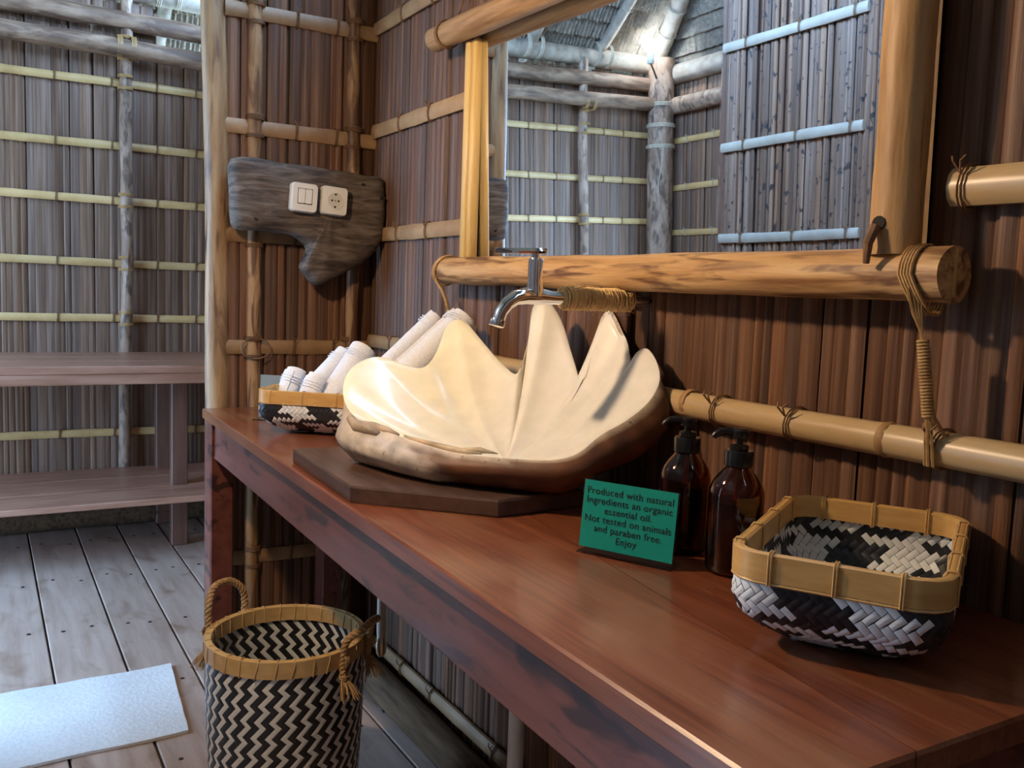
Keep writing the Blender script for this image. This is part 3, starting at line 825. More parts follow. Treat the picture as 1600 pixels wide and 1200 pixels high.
def rr_ring(w, h, r, n=5):
    pts = []
    for cx, cy, a0 in ((w/2-r, h/2-r, 0), (-w/2+r, h/2-r, 90), (-w/2+r, -h/2+r, 180), (w/2-r, -h/2+r, 270)):
        for k in range(n+1):
            a = math.radians(a0+90*k/n)
            pts.append((cx+r*math.cos(a), cy+r*math.sin(a)))
    return pts
def plate(root):
    mb = MB()
    R = []
    for x, s_ in ((0.0, 1.0), (0.022, 1.0), (0.030, 0.985), (0.034, 0.94)):
        R.append([(x, y*s_, z*s_) for y, z in rr_ring(0.074, 0.080, 0.010)])
    mb.rings(R)
    p = mb.build('plate', 'white_plastic', root); clear_normals(p)
    return p
sw = empty('light_switch', (0.124, -0.268, 1.436), rot=(math.radians(-3), 0, 0)); tag(sw, 'white double rocker light switch on the driftwood board', 'switch')
plate(sw)
for s_ in (-1, 1):
    r_ = MB().bbox(0.033, 0.0375, s_*0.010-0.0095, s_*0.010+0.0095, -0.017, 0.023, 0.0015).build('rocker', 'white_plastic', sw, sharp=30)
MB().box(0.0335, 0.0345, -0.021, 0.021, -0.0185, 0.0245).build('rocker_gap', 'hole', sw)
MB().box(0.0338, 0.0344, -0.008, 0.012, -0.0295, -0.0285).build('maker_mark', 'socket_inner', sw)
so = empty('wall_socket', (0.122, -0.180, 1.434), rot=(math.radians(-3), 0, 0)); tag(so, 'white round two-pin wall socket on the driftwood board', 'socket')
plate(so)
def disc(mb, x0, x1, r0, r1, y=0, z=0, n=24):
    return mb.rings([[(x0, y+r0*math.cos(2*PI*j/n), z+r0*math.sin(2*PI*j/n)) for j in range(n)], [(x1, y+r1*math.cos(2*PI*j/n), z+r1*math.sin(2*PI*j/n)) for j in range(n)]])
rg = MB()
n = 28
rg.rings([[(x, r*math.cos(2*PI*j/n), r*math.sin(2*PI*j/n)) for j in range(n)] for x, r in ((0.033, 0.0235), (0.0362, 0.0235), (0.0362, 0.0215), (0.0345, 0.0205))], cap=False)
o = rg.build('socket_ring', 'white_plastic', so); clear_normals(o)
o = disc(MB(), 0.0335, 0.0346, 0.0208, 0.0205).build('socket_well', 'socket_inner', so); clear_normals(o)
for y, z, r in ((-0.0095, 0, 0.0028), (0.0095, 0, 0.0028), (0, 0.0175, 0.0030), (0, -0.0175, 0.0030), (0.0, 0.0, 0.0018)):
    o = disc(MB(), 0.034, 0.0351, r, r, y, z, 12).build('pin_hole', 'hole', so); clear_normals(o)

# ------------------------------------------------------------------ shell basin
blk = MB(); bp_ = [(0.885, -0.514), (1.250, -0.527), (1.432, -0.345), (1.42, -0.17), (0.90, -0.17)]
blk.rings([[(x+(1.15-x)*i, y+(-0.33-y)*i, z) for x, y in bp_] for z, i in ((ZC+0.0008, 0.006), (ZC+0.004, 0.0), (ZC+0.026, 0.0), (ZC+0.030, 0.008))])
o = blk.build('wooden_block', 'dark_block', sharp=20); clear_normals(o)
tag(o, 'thick dark wooden block under the giant shell at the counter edge', 'block')

rim = [(1.072, -0.452, 0.956), (1.156, -0.43, 0.941), (1.242, -0.405, 0.933), (1.307, -0.375, 0.926), (1.361, -0.343, 0.925), (1.405, -0.307, 0.926), (1.454, -0.263, 0.93), (1.473, -0.227, 0.942), (1.481, -0.19, 0.971), (1.483, -0.141, 0.993), (1.483, -0.096, 1.023), (1.473, -0.067, 1.057), (1.444, -0.052, 1.087), (1.411, -0.048, 1.107), (1.39, -0.052, 1.096), (1.388, -0.062, 1.077), (1.337, -0.036, 1.119), (1.301, -0.032, 1.159), (1.28, -0.034, 1.17), (1.262, -0.039, 1.151), (1.285, -0.068, 1.098), (1.301, -0.105, 1.036), (1.238, -0.085, 1.076), (1.177, -0.075, 1.146), (1.14, -0.09, 1.187), (1.114, -0.1, 1.166), (1.133, -0.119, 1.105), (1.172, -0.164, 1.042), (1.121, -0.169, 1.054), (1.054, -0.177, 1.093), (1.007, -0.19, 1.128), (0.986, -0.205, 1.135), (0.972, -0.221, 1.117), (0.991, -0.249, 1.069), (1.01, -0.283, 1.04), (0.993, -0.31, 1.04), (0.959, -0.345, 1.054), (0.952, -0.377, 1.054), (0.965, -0.418, 1.036), (0.989, -0.443, 1.01), (1.031, -0.457, 0.981)]
NR = len(rim)
bul = [0.036, 0.040, 0.030, 0.020, 0.014, 0.012, 0.012, 0.012]+[0.010]*28+[0.0, -0.012, -0.022, -0.030, -0.012]   # how far the outside bellies out below the rim
def cr(P, i, t, n):
    a, b_, c, d = (Vector(P[(i+k) % n]) for k in (-1, 0, 1, 2))
    return 0.5*((2*b_)+(c-a)*t+(2*a-5*b_+4*c-d)*t*t+(3*b_-3*c+d-a)*t**3)
SUB = 4
rimS, bulS, idx = [], [], []
for i in range(NR):
    for k in range(SUB):
        rimS.append(cr(rim, i, k/SUB, NR)); bulS.append(bul[i]*(1-k/SUB)+bul[(i+1) % NR]*(k/SUB)); idx.append(i+k/SUB)
NS = len(rimS)
BC = Vector((1.325, -0.272, 0.905))           # deepest point of the bowl
EC = Vector((1.235, -0.285, 0.869))           # middle of the resting base
inner, outer = [], []
K = 22
for k in range(K+1):
    r = k/K
    ring = []
    for p in rimS:
        h = r**0.92
        lift = (p.z-BC.z)
        gz = (0.35*r+0.65*r**2.4) if lift > 0.06 else r**2
        q = Vector((BC.x+(p.x-BC.x)*h, BC.y+(p.y-BC.y)*h, BC.z+lift*gz))
        ring.append(q)
    inner.append(ring)
for s_i in range(14):
    t = s_i/13
    ring = []
    for p, bu, ix in zip(rimS, bulS, idx):
        d = Vector((p.x-EC.x, p.y-EC.y, 0)); dl = d.length; dn = d.normalized()
        front = 1.0 if (ix < 8 or ix > 38.5) else 0.0
        base = EC+dn*(dl*(0.94 if ix < 3 or ix > 40.3 else (0.80 if front else 0.55)))
        base.z = 0.8672
        mid = Vector((p.x, p.y, 0))+dn*bu
        mid.z = p.z*0.52+0.8672*0.48
        c1 = mid*2-(p+base)*0.5            # quadratic through mid
        q = p*(1-t)**2+c1*2*t*(1-t)+base*t*t
        q.z = max(q.z, 0.8672)
        if t > 0:
            rib = 0.0022*noise.noise((ix*2.2, t*2.0, 4))+0.0018*noise.noise((ix*0.9, t*14, 8))
            if t < 0.95: q = q+dn*rib*min(1, t*4)
            q.z = max(q.z, 0.8672)
        q.y = min(q.y, -0.061 if q.z < 1.06 else -0.042)
        ring.append(q)
    outer.append(ring)
shell = empty('shell_basin', (1.235, -0.285, 0.867)); tag(shell, 'giant clam shell used as a cream washbasin on the counter', 'basin')
def colour(o, fn):
    at = o.data.color_attributes.new('col', 'FLOAT_COLOR', 'POINT')
    for i, v in enumerate(o.data.vertices):
        at.data[i].color = (*fn(v.co, i), 1)
def mixc(a, b_, t): return tuple(a[k]*(1-t)+b_[k]*t for k in range(3))
def sst(x, a, b_): 
    t = max(0, min(1, (x-a)/(b_-a))); return t*t*(3-2*t)
# thick lip joins inside to outside
lip = []
for p, ix in zip(rimS, idx):
    d = Vector((p.x-EC.x, p.y-EC.y, 0)).normalized()
    q = p+d*0.004+Vector((0, 0, 0.0005)); q.y = min(q.y, -0.034); lip.append(q)
mbi = MB(); mbi.rings([[tuple(q) for q in r] for r in inner]+[[tuple(q) for q in lip]], cap=False)
si = part(mbi, 'shell_inside', 'shell_inside', shell, shell, sharp=0)
def cin(co, i):
    n_ = 0.5+0.5*noise.noise((co.x*7, co.y*7, co.z*7))
    left_ = 1-sst(co.x+0.55*co.y, 0.86, 1.20)
    c = mixc((0.88, 0.85, 0.79), (0.90, 0.82, 0.58), left_*0.9)
    return mixc(c, (0.76, 0.66, 0.50), 0.22*n_)
colour(si, cin)
outer2 = [[tuple(q) for q in lip]]+[[tuple(q+(Vector((q.x-EC.x, q.y-EC.y, 0)).normalized()*0.004 if k < 13 else Vector((0, 0, 0)))) for q in r] for k, r in enumerate(outer) if k > 0]
mbo = MB(); mbo.rings(outer2, cap=False)
nlast = len(mbo.v)-NS
mbo.f.append(tuple(range(nlast, nlast+NS)))
so_ = part(mbo, 'shell_outside', 'shell_outside', shell, shell, sharp=0); clear_normals(so_)
def cout(co, i):
    j = i % NS; ix = idx[j]; t = (i//NS)/13
    w = ix if ix < 20 else ix-NR
    u = 1-sst(w+t*(-1.2)+0.5*noise.noise((ix*3, t*6, 0)), 1.7, 2.5) if w > -6 else sst(w, -14, -6)
    brown = mixc((0.075, 0.022, 0.010), (0.19, 0.075, 0.028), 0.5+0.5*noise.noise((co.x*30, co.y*30, co.z*60)))
    chalk = mixc((0.62, 0.55, 0.47), (0.48, 0.42, 0.38), 0.5+0.5*noise.noise((co.x*40, co.y*40, co.z*40)))
    c = mixc(brown, chalk, u)
    streak = 0.5+0.5*noise.noise((ix*3.5, t*1.5, 2))
    e = 1-sst(t, 0.0, 0.07+0.20*streak*(1 if w < 5 else 0.1))
    return mixc(c, (0.70, 0.58, 0.44), e)
colour(so_, cout)
# hinge: ridges and scars along the front lip
m = MB()
hp_ = [Vector((1.066, -0.462, 0.953)), Vector((1.095, -0.458, 0.940)), Vector((1.125, -0.449, 0.938)), Vector((1.158, -0.440, 0.934))]
m.tube(hp_, [0.006, 0.010, 0.011, 0.006], 10, wob=0.5, seed=3)
m.tube([Vector((1.085, -0.452, 0.946)), Vector((1.12, -0.438, 0.943)), Vector((1.16, -0.425, 0.940)), Vector((1.19, -0.416, 0.937))], [0.004, 0.009, 0.008, 0.003], 10, wob=0.5, seed=8)
hg = part(m, 'hinge_tooth', 'shell_outside', shell, shell, sharp=0)
colour(hg, lambda co, i: mixc((0.50, 0.38, 0.26), (0.20, 0.11, 0.06), max(0, noise.noise((co.x*60, co.y*60, co.z*60)))*1.4))
m = MB()
m.tube([Vector((1.20, -0.409, 0.9365)), Vector((1.26, -0.389, 0.931)), Vector((1.32, -0.358, 0.9275)), Vector((1.355, -0.336, 0.9275))], [0.002, 0.006, 0.006, 0.002], 8, wob=0.4, seed=5)
m.tube([Vector((1.315, -0.352, 0.930)), Vector((1.345, -0.334, 0.931)), Vector((1.372, -0.315, 0.929))], [0.001, 0.006, 0.001], 8, wob=0.3, seed=6)
hg = part(m, 'hinge_ridge', 'shell_outside', shell, shell, sharp=0)
colour(hg, lambda co, i: mixc((0.66, 0.52, 0.34), (0.28, 0.15, 0.07), max(0, noise.noise((co.x*50, co.y*50, co.z*90)))*1.2))

# ------------------------------------------------------------------ tap
FX = 1.36; FZ = 1.190; FY = -0.058
tp = empty('water_tap', (FX, FY-0.1900, FZ)); tag(tp, 'chrome tap with a jute wrapped pipe above the shell basin', 'tap')
body = MB().tube([(FX, FY-0.1300, FZ), (FX, FY-0.1550, FZ), (FX, FY-0.1720, FZ+0.001), (FX, FY-0.1900, FZ+0.003), (FX, FY-0.2080, FZ+0.002), (FX, FY-0.2280, FZ-0.002), (FX, FY-0.2430, FZ-0.012), (FX, FY-0.2540, FZ-0.026), (FX, FY-0.2590, FZ-0.040)],
                 [0.0115, 0.0115, 0.0135, 0.0155, 0.014, 0.0125, 0.0118, 0.0112, 0.0112], 18)
part(body, 'spout', 'chrome', tp, tp)
part(MB().tube([(FX, FY-0.2590, FZ-0.038), (FX, FY-0.2600, FZ-0.042), (FX, FY-0.2615, FZ-0.049), (FX, FY-0.2617, FZ-0.0495)], [0.0125, 0.0135, 0.0135, 0.009], 18), 'aerator', 'chrome', tp, tp)
st = part(MB().lathe([(0.0165, 0.0), (0.0145, 0.014), (0.0125, 0.022), (0.0125, 0.060), (0.0115, 0.063), (0.0075, 0.064), (0.0075, 0.074)], 22, (FX, FY-0.1900, FZ+0.002)), 'stem', 'chrome', tp, tp)
hd = MB()
hd.rings([[(FX+(-0.10*s_+0.0)*0.45, -0.19-0.066*s_+w_*0.4, FZ+0.078+z_-0.004*s_) if False else (FX-0.030*s_+w_*0.9, FY-0.19-0.062*s_-w_*0.4, FZ+0.076+z_-0.002*s_) for w_, z_ in ((-0.009*k, -0.003), (0.009*k, -0.003), (0.011*k, 0.001), (0.007*k, 0.006), (-0.007*k, 0.006), (-0.011*k, 0.001))]
          for s_, k in ((-0.25, 0.6), (-0.12, 1.0), (0.15, 1.0), (0.5, 0.7), (0.9, 0.55), (1.0, 0.4))])
o = part(hd, 'handle', 'chrome', tp, tp); clear_normals(o)
part(MB().tube([(FX, -0.001, FZ), (FX, FY-0.1350, FZ)], 0.010, 14), 'supply_pipe', 'chrome', tp, tp)
m = MB(); m.tube([(FX, FY+0.010, FZ), (FX, FY-0.134, FZ)], 0.0172, 14)
for k in range(44):
    y = 0.010-k*0.0033
    tl = random.uniform(-0.10, 0.10)
    coil(m, (FX, FY+y, FZ), (tl, 1, random.uniform(-0.12, 0.12)), 0.0182+random.uniform(0, 0.0018), 1, 0, 0.0018, 14, 4)
jw = part(m, 'jute_wrap', 'jute', tp, tp)
m = MB()
for k in range(150):
    y = random.uniform(-0.128, 0.008) if k < 90 else random.uniform(-0.01, 0.012)
    an = random.uniform(0, 2*PI)
    n_ = Vector((math.cos(an), 0, math.sin(an)))
    t_ = Vector((-math.sin(an), random.uniform(-0.5, 0.5), math.cos(an)))*random.choice((-1, 1))
    p0 = Vector((FX, FY+y, FZ))+n_*0.019
    L_ = random.uniform(0.006, 0.016)
    m.tube([p0, p0+t_*L_*0.6+n_*L_*0.25, p0+t_*L_+n_*L_*0.6], 0.00045, 3, cap=False)
jf = part(m, 'jute_fibre', 'jute', tp, tp); jf['kind'] = 'stuff'

# ------------------------------------------------------------------ woven trays
def woven_tray(loc, rz, label, W_=0.32, D_=0.212, H_=0.107):
    root = empty('woven_tray', loc, rz)
    tag(root, label, 'basket', 'woven black and white bamboo rimmed trays')
    CR = 0.034
    # side profile: (inset, z) from the rim down to the base
    prof = [(0.004, H_-0.008), (0.002, H_-0.03), (0.0, H_-0.05), (0.006, H_-0.068), (0.022, H_-0.084), (0.042, H_-0.096), (0.058, H_-0.1032)]
    plen = [0.0]
    for a, b_ in zip(prof, prof[1:]): plen.append(plen[-1]+math.hypot(b_[0]-a[0], b_[1]-a[1]))
    def ring_pt(s, ins):
        w, d, r = W_/2-ins, D_/2-ins, max(0.012, CR-ins*0.3)
        segs = [(2*(w-r)), PI*r/2, 2*(d-r), PI*r/2]*2
        per = sum(segs); s = (s % 1.0)*per
        corners = [(-w+r, -d), None, (w, -d+r), None, (w-r, d), None, (-w, d-r), None]
        k = 0
        while s > segs[k]: s -= segs[k]; k += 1
        if k == 0: return (-w+r+s, -d), (0, -1)
        if k == 1: a = -PI/2+s/r; return (w-r+r*math.cos(a), -d+r+r*math.sin(a)), (math.cos(a), math.sin(a))
        if k == 2: return (w, -d+r+s), (1, 0)
        if k == 3: a = s/r; return (w-r+r*math.cos(a), d-r+r*math.sin(a)), (math.cos(a), math.sin(a))
        if k == 4: return (w-r-s, d), (0, 1)
        if k == 5: a = PI/2+s/r; return (-w+r+r*math.cos(a), d-r+r*math.sin(a)), (math.cos(a), math.sin(a))
        if k == 6: return (-w, d-r-s), (-1, 0)
        a = PI+s/r; return (-w+r+r*math.cos(a), -d+r+r*math.sin(a)), (math.cos(a), math.sin(a))
    PER = 2*(W_+D_)-8*CR+2*PI*CR
    def surf(s, t, off):
        # s, t metres along the rim / down the side
        k = 0
        while k < len(plen)-2 and t > plen[k+1]: k += 1
        f = (t-plen[k])/(plen[k+1]-plen[k]); f = max(0, min(1, f))
        ins = prof[k][0]*(1-f)+prof[k+1][0]*f; z = prof[k][1]*(1-f)+prof[k+1][1]*f
        (x, y), (nx, ny) = ring_pt(s/PER, ins)
        dz = prof[k+1][1]-prof[k][1]; di = prof[k+1][0]-prof[k][0]; L_ = math.hypot(dz, di)
        nz = -di/L_; nh = -dz/L_
        return (x+nx*nh*off, y+ny*nh*off, max(0.0012, z+nz*off))
    NU = 96
    mb = MB()
    R = [[surf(PER*j/NU, t, -0.0010) for j in range(NU)] for t in [0.0]+[plen[-1]*k/14 for k in range(1, 15)]]
    R2 = [[surf(PER*j/NU, t, 0.0004) for j in range(NU)] for t in [0.0]+[plen[-1]*k/14 for k in range(1, 15)]]
    mb.rings(R, cap=False); mb.rings(R2, cap=False)
    mb.add(R[-1], [tuple(range(NU))]); mb.add(R2[-1], [tuple(reversed(range(NU)))])
    mb.build('tray_body', 'weave_core', root)
    white, black = MB(), MB()
    c = 0.0086
    nI = round(PER/(c*math.sqrt(2))); cs = PER/nI/math.sqrt(2)
    def cell(fn, a, b_, i, j):
        # 2/2 twill: every strand floats over two others, so each piece is two cells long
        ph = (i+j) % 4
        if ph == 0:
            la, lb_, isb = 2, 1, (j // 5) % 2 == 0
        elif ph == 2:
            la, lb_, isb = 1, 2, (i // 6) % 2 == 0
        else:
            return
        tgt = black if isb else white
        e = 0.035
        for off, flip in ((0.0009, False), (-0.0016, True)):
            q = 0.0008 if not flip else -0.0008
            A0, A1, B0, B1 = a+e, a+la-e, b_+e, b_+lb_-e
            am, bm_ = 0.28, 0.28
            pts = [fn(A0, B0, off), fn(A1, B0, off), fn(A1, B1, off), fn(A0, B1, off),
                   fn(A0+am, B0+bm_, off+q), fn(A1-am, B0+bm_, off+q), fn(A1-am, B1-bm_, off+q), fn(A0+am, B1-bm_, off+q)]
            F_ = [(0, 1, 5, 4), (1, 2, 6, 5), (2, 3, 7, 6), (3, 0, 4, 7), (4, 5, 6, 7)]
            tgt.add(pts, [tuple(reversed(f)) for f in F_] if flip else F_)
    r2 = math.sqrt(2)
    TM = plen[-1]
    for u in range(-2, 2*nI+2):
        for v in range(-2, int(TM*2/(cs*r2))+3):
            # diamond lattice: centre at s = u*cs/r2, t = v*cs/r2 with u+v even
            if (u+v) % 2: continue
            if u < 0 or u >= 2*nI: continue
            i, j = (u+v)//2, (v-u)//2
            def fn(a, b_, off, u=u, v=v):
                da, db = a-0.5, b_-0.5
                s = (u+(da-db))*cs/r2; t = (v+(da+db))*cs/r2
                return surf(s, min(max(t, 0.0), TM), off)
            if v*cs/r2 < -cs*0.3 or v*cs/r2 > TM+cs*0.4: continue
            cell(fn, 0, 0, i, j)
    # flat base
    wb_, db_ = W_/2-prof[-1][0], D_/2-prof[-1][0]
    zb = prof[-1][1]
    m_ = int((wb_+db_)/(c/r2))+4
    for u in range(-m_, m_):
        for v in range(-m_, m_):
            if (u+v) % 2: continue
            x, y = u*c/r2, v*c/r2
            if abs(x) > wb_-0.002 or abs(y) > db_-0.002: continue
            i, j = (u+v)//2, (v-u)//2
            def fb(a, b_, off, u=u, v=v):
                da, db2 = a-0.5, b_-0.5
                return ((u+(da-db2))*c/r2, (v+(da+db2))*c/r2, max(0.0006, zb-off+0.0006))
            cell(fb, 0, 0, i, j)
    o = white.build('white_weave', 'strand_white', root, sharp=0); o['kind'] = 'stuff'
    o = black.build('black_weave', 'strand_black', root, sharp=0); o['kind'] = 'stuff'
    # bamboo rim band, outer and inner hoop
    mb = MB(); NU = 64
    def hoop(off0, off1, z0_, z1_):
        P = []
        for j in range(NU):
            (x, y), (nx, ny) = ring_pt(j/NU, 0.003)
            P.append((x, y, nx, ny))
        R = []
        for off, z in ((off0, z0_), (off1, z0_), (off1, z1_-0.001), ((off0+off1)/2, z1_), (off0, z1_-0.001)):
            R.append([(x+nx*off, y+ny*off, z) for x, y, nx, ny in P])
        R.append(R[0])
        mb.rings(R, cap=False)
    hoop(0.0022, 0.0058, H_-0.029, H_); hoop(-0.0060, -0.0026, H_-0.027, H_-0.0005)
    hoop(-0.003, 0.003, H_-0.006, H_+0.0004)
    o = mb.build('rim_band', 'rim_bamboo', root); clear_normals(o)
    # under-edge cane and the vertical bindings
    m2 = MB(); m2.tube([(x+nx*0.005, y+ny*0.005, H_-0.031) for (x, y), (nx, ny) in (ring_pt(j/NU, 0.003) for j in range(NU))], 0.0016, 5, closed=True)
    m2.build('edge_cane', 'binding', root)
    fr_w = 0.5*(W_-2*CR)
    for s in (0.004, fr_w*0.68, fr_w*1.36, 2*fr_w-0.004, 2*fr_w+PI*CR/2+0.01, 2*fr_w+PI*CR/2+0.075, 2*fr_w+PI*CR/2+D_-2*CR-0.006):
        for half in (0, 1):
            (x, y), (nx, ny) = ring_pt((s+half*PER/2)/PER, 0.003)
            tx, ty = -ny, nx
            m3 = MB()
            for d_ in (-0.0013, 0.0013):
                P = [(0.0068, H_-0.032), (0.0070, H_-0.002), (0.004, H_+0.0015), (-0.004, H_+0.0015), (-0.0072, H_-0.003), (-0.0070, H_-0.029)]
                m3.tube([(x+nx*a+tx*(d_+0.0012*math.sin(z_*300)), y+ny*a+ty*d_, z_) for a, z_ in P], 0.0012, 5)
            m3.build('binding', 'binding', root)
    return root
woven_tray((2.000, -0.198, ZC+0.0008), math.radians(31-90)+PI/2+PI/2, 'empty woven black and white tray with bamboo rim, right end of the counter')
woven_tray((0.53, -0.305, ZC+0.0008), 0.9, 'woven black and white tray of rolled towels, left of the shell')

# ------------------------------------------------------------------ rolled towels
def towel(a, b_, R_, label, seed):
    a, b_ = Vector(a), Vector(b_)
    L_ = (b_-a).length
    root = empty('rolled_towel', a)
    root.rotation_euler = (b_-a).to_track_quat('Z', 'Y').to_euler()
    mb = MB()
    th = R_/4.6; turns = 4.2
    n = int(turns*22)
    prof = []
    for k in range(n+1):
        an = 2*PI*turns*k/n+seed
        r = 0.004+(R_-th-0.004)*k/n
        r *= 1+0.05*noise.noise((an*0.3, seed, 1))
        prof.append((an, r))
    loop = [(r+th*0.94, an) for an, r in prof]+[(r, an) for an, r in reversed(prof)]
    ZS = [(0.0, 0.10), (0.006, 0.03), (0.015, 0.0)]+[(0.015+(L_-0.03)*q/7, 0.0) for q in range(1, 7)]+[(L_-0.015, 0.0), (L_-0.006, 0.03), (L_, 0.10)]
    R = []
    for z, sh in ZS:
        ring = []
        for q, (r, an) in enumerate(loop):
            tele = 0.006*math.sin(an*0.6+seed) if (z < 0.01 or z > L_-0.01) else 0
            rr = r-(sh*th if q < len(prof) else -sh*th*0.6)
            rr *= 1+0.035*noise.noise((z*18, an*0.5, seed))
            ring.append((rr*math.cos(an), rr*math.sin(an), z+tele))
        R.append(ring)
    mb.rings(R, cap=False)
    # close the spiral ends
    m_ = len(loop); np_ = len(prof)
    for base, fl_ in ((0, True), ((len(R)-1)*m_, False)):
        for q in range(np_-1):
            f = (base+q, base+q+1, base+m_-2-q, base+m_-1-q)
            mb.f.append(tuple(reversed(f)) if fl_ else f)
    o = mb.build('towel_roll', 'towel', root, sharp=60); clear_normals(o)
    # hem band of ribbed weave near the end
    m2 = MB()
    for dz in (0.020, 0.027, 0.034):
        m2.tube([((R_+0.0002)*math.cos(2*PI*j/24), (R_+0.0002)*math.sin(2*PI*j/24), L_-dz) for j in range(24)], 0.0012, 4, closed=True)
    m2.build('hem_rib', 'towel', root)
    tag(root, label, 'towel', 'rolled white towels')
towel((0.43, -0.409, 0.874), (0.409, -0.365, 0.976), 0.029, 'short rolled white towel at the far left of the tray', 1.0)
towel((0.525, -0.386, 0.878), (0.505, -0.341, 0.969), 0.029, 'lowest and smallest rolled white towel, second from the left in the tray', 2.0)
towel((0.395, -0.371, 0.871), (0.392, -0.227, 1.018), 0.030, 'rolled white towel third from left, behind the two short ones', 3.3)
towel((0.524, -0.325, 0.891), (0.479, -0.214, 1.032), 0.039, 'thick rolled white towel with ribbed end just left of the shell lip', 4.1)
towel((0.594, -0.279, 0.927), (0.629, -0.08, 1.125), 0.029, 'long rolled white towel leaning on the wall, left of the tallest one', 5.2)
towel((0.787, -0.282, 0.951), (0.764, -0.068, 1.127), 0.043, 'tallest thick rolled white towel behind the shell lobe', 6.0)
towel((0.806, -0.16, 0.901), (0.804, -0.035, 1.052), 0.028, 'rolled white towel peeking out right of the shell lobe by the wall', 7.7)

# ------------------------------------------------------------------ signs
def sign_text(lines, size, lead, parent, top, yoff):
    for k, (txt, xoff) in enumerate(lines):
        cu = bpy.data.curves.new('lettering', 'FONT')
        cu.body = txt; cu.size = size; cu.align_x = 'CENTER'; cu.extrude = 0.00008; cu.space_character = 1.06
        to = bpy.data.objects.new('lettering_tmp', cu)
        COL.objects.link(to)
        bpy.context.view_layer.update()
        me = bpy.data.meshes.new_from_object(to.evaluated_get(bpy.context.evaluated_depsgraph_get()))
        bpy.data.objects.remove(to)
        o = bpy.data.objects.new('lettering', me)
        me.materials.clear(); me.materials.append(MATS['ink'])
        COL.objects.link(o); o.parent = parent
        o.rotation_euler = (PI/2, 0, 0)
        o.location = (xoff, yoff, top-k*lead)
a_ = Vector((1.6385, -0.332)); b2 = Vector((1.766, -0.266)); mid = (a_+b2)/2
ang = math.atan2(b2.y-a_.y, b2.x-a_.x)
sg = empty('counter_sign', (mid.x, mid.y, ZC+0.0008), ang); tag(sg, 'small green sign in clear acrylic stand before the amber bottles', 'sign')
WS, HS = 0.143, 0.100
tilt = empty('sign_face', (0, 0, 0.004)); tilt.parent = sg; tilt.rotation_euler = (math.radians(-7), 0, math.radians(0))
bpy.data.objects.remove(tilt)
def tiltp(mb, deg=-7, z0=0.003):
    c, s_ = math.cos(math.radians(-deg)), math.sin(math.radians(-deg))
    mb.v = [(x, y*c+(z)*s_, z0+z*c-y*s_) for x, y, z in mb.v]
    return mb
card = tiltp(MB().box(-WS/2+0.0015, WS/2-0.0015, 0.0002, 0.0012, 0.006, HS)).build('green_card', 'green_card', sg, smooth=False)
tiltp(MB().box(-WS/2, WS/2, 0.0014, 0.0034, 0.0, HS+0.001)).build('acrylic_back', 'acrylic', sg, smooth=False)
MB().bbox(-WS/2, WS/2, -0.004, 0.034, 0.0, 0.0025, 0.0006).build('acrylic_foot', 'acrylic', sg, sharp=20)
lines = [('Produced with natural', 0.0), ('Ingredients an organic', 0.0), ('essential oil.', 0.0), ('Not tested on animals', 0.0), ('and paraben free.', 0.002), ('Enjoy', 0.001)]
n0 = set(o.name for o in bpy.data.objects)
sign_text(lines, 0.0136, 0.0130, sg, 0.0, 0.0)
for o in bpy.data.objects:
    if o.name not in n0 and o.name.startswith('lettering'):
        k = -o.location.z
        zz = HS-0.018-k
        dg = math.radians(7)
        o.rotation_euler = (PI/2-dg, 0, 0)
        o.location = (o.location.x, -0.0003+zz*math.sin(dg), 0.003+zz*math.cos(dg))
# plain acrylic stand tucked behind the towel tray
s2 = empty('acrylic_stand', (0.318, -0.402, ZC+0.0008), math.radians(50)); tag(s2, 'clear acrylic stand tucked behind the tray of towels', 'stand')
MB().bbox(-0.05, 0.05, -0.004, 0.034, 0.0, 0.0025, 0.0006).build('acrylic_foot', 'acrylic', s2, sharp=20)
tiltp(MB().box(-0.05, 0.05, 0.03, 0.0325, 0.0, 0.118), -5, 0.0025).build('acrylic_back', 'acrylic', s2, smooth=False)
tiltp(MB().box(-0.049, 0.049, 0.0327, 0.0335, 0.004, 0.117), -5, 0.0025).build('paper_card', 'pvc', s2, smooth=False)

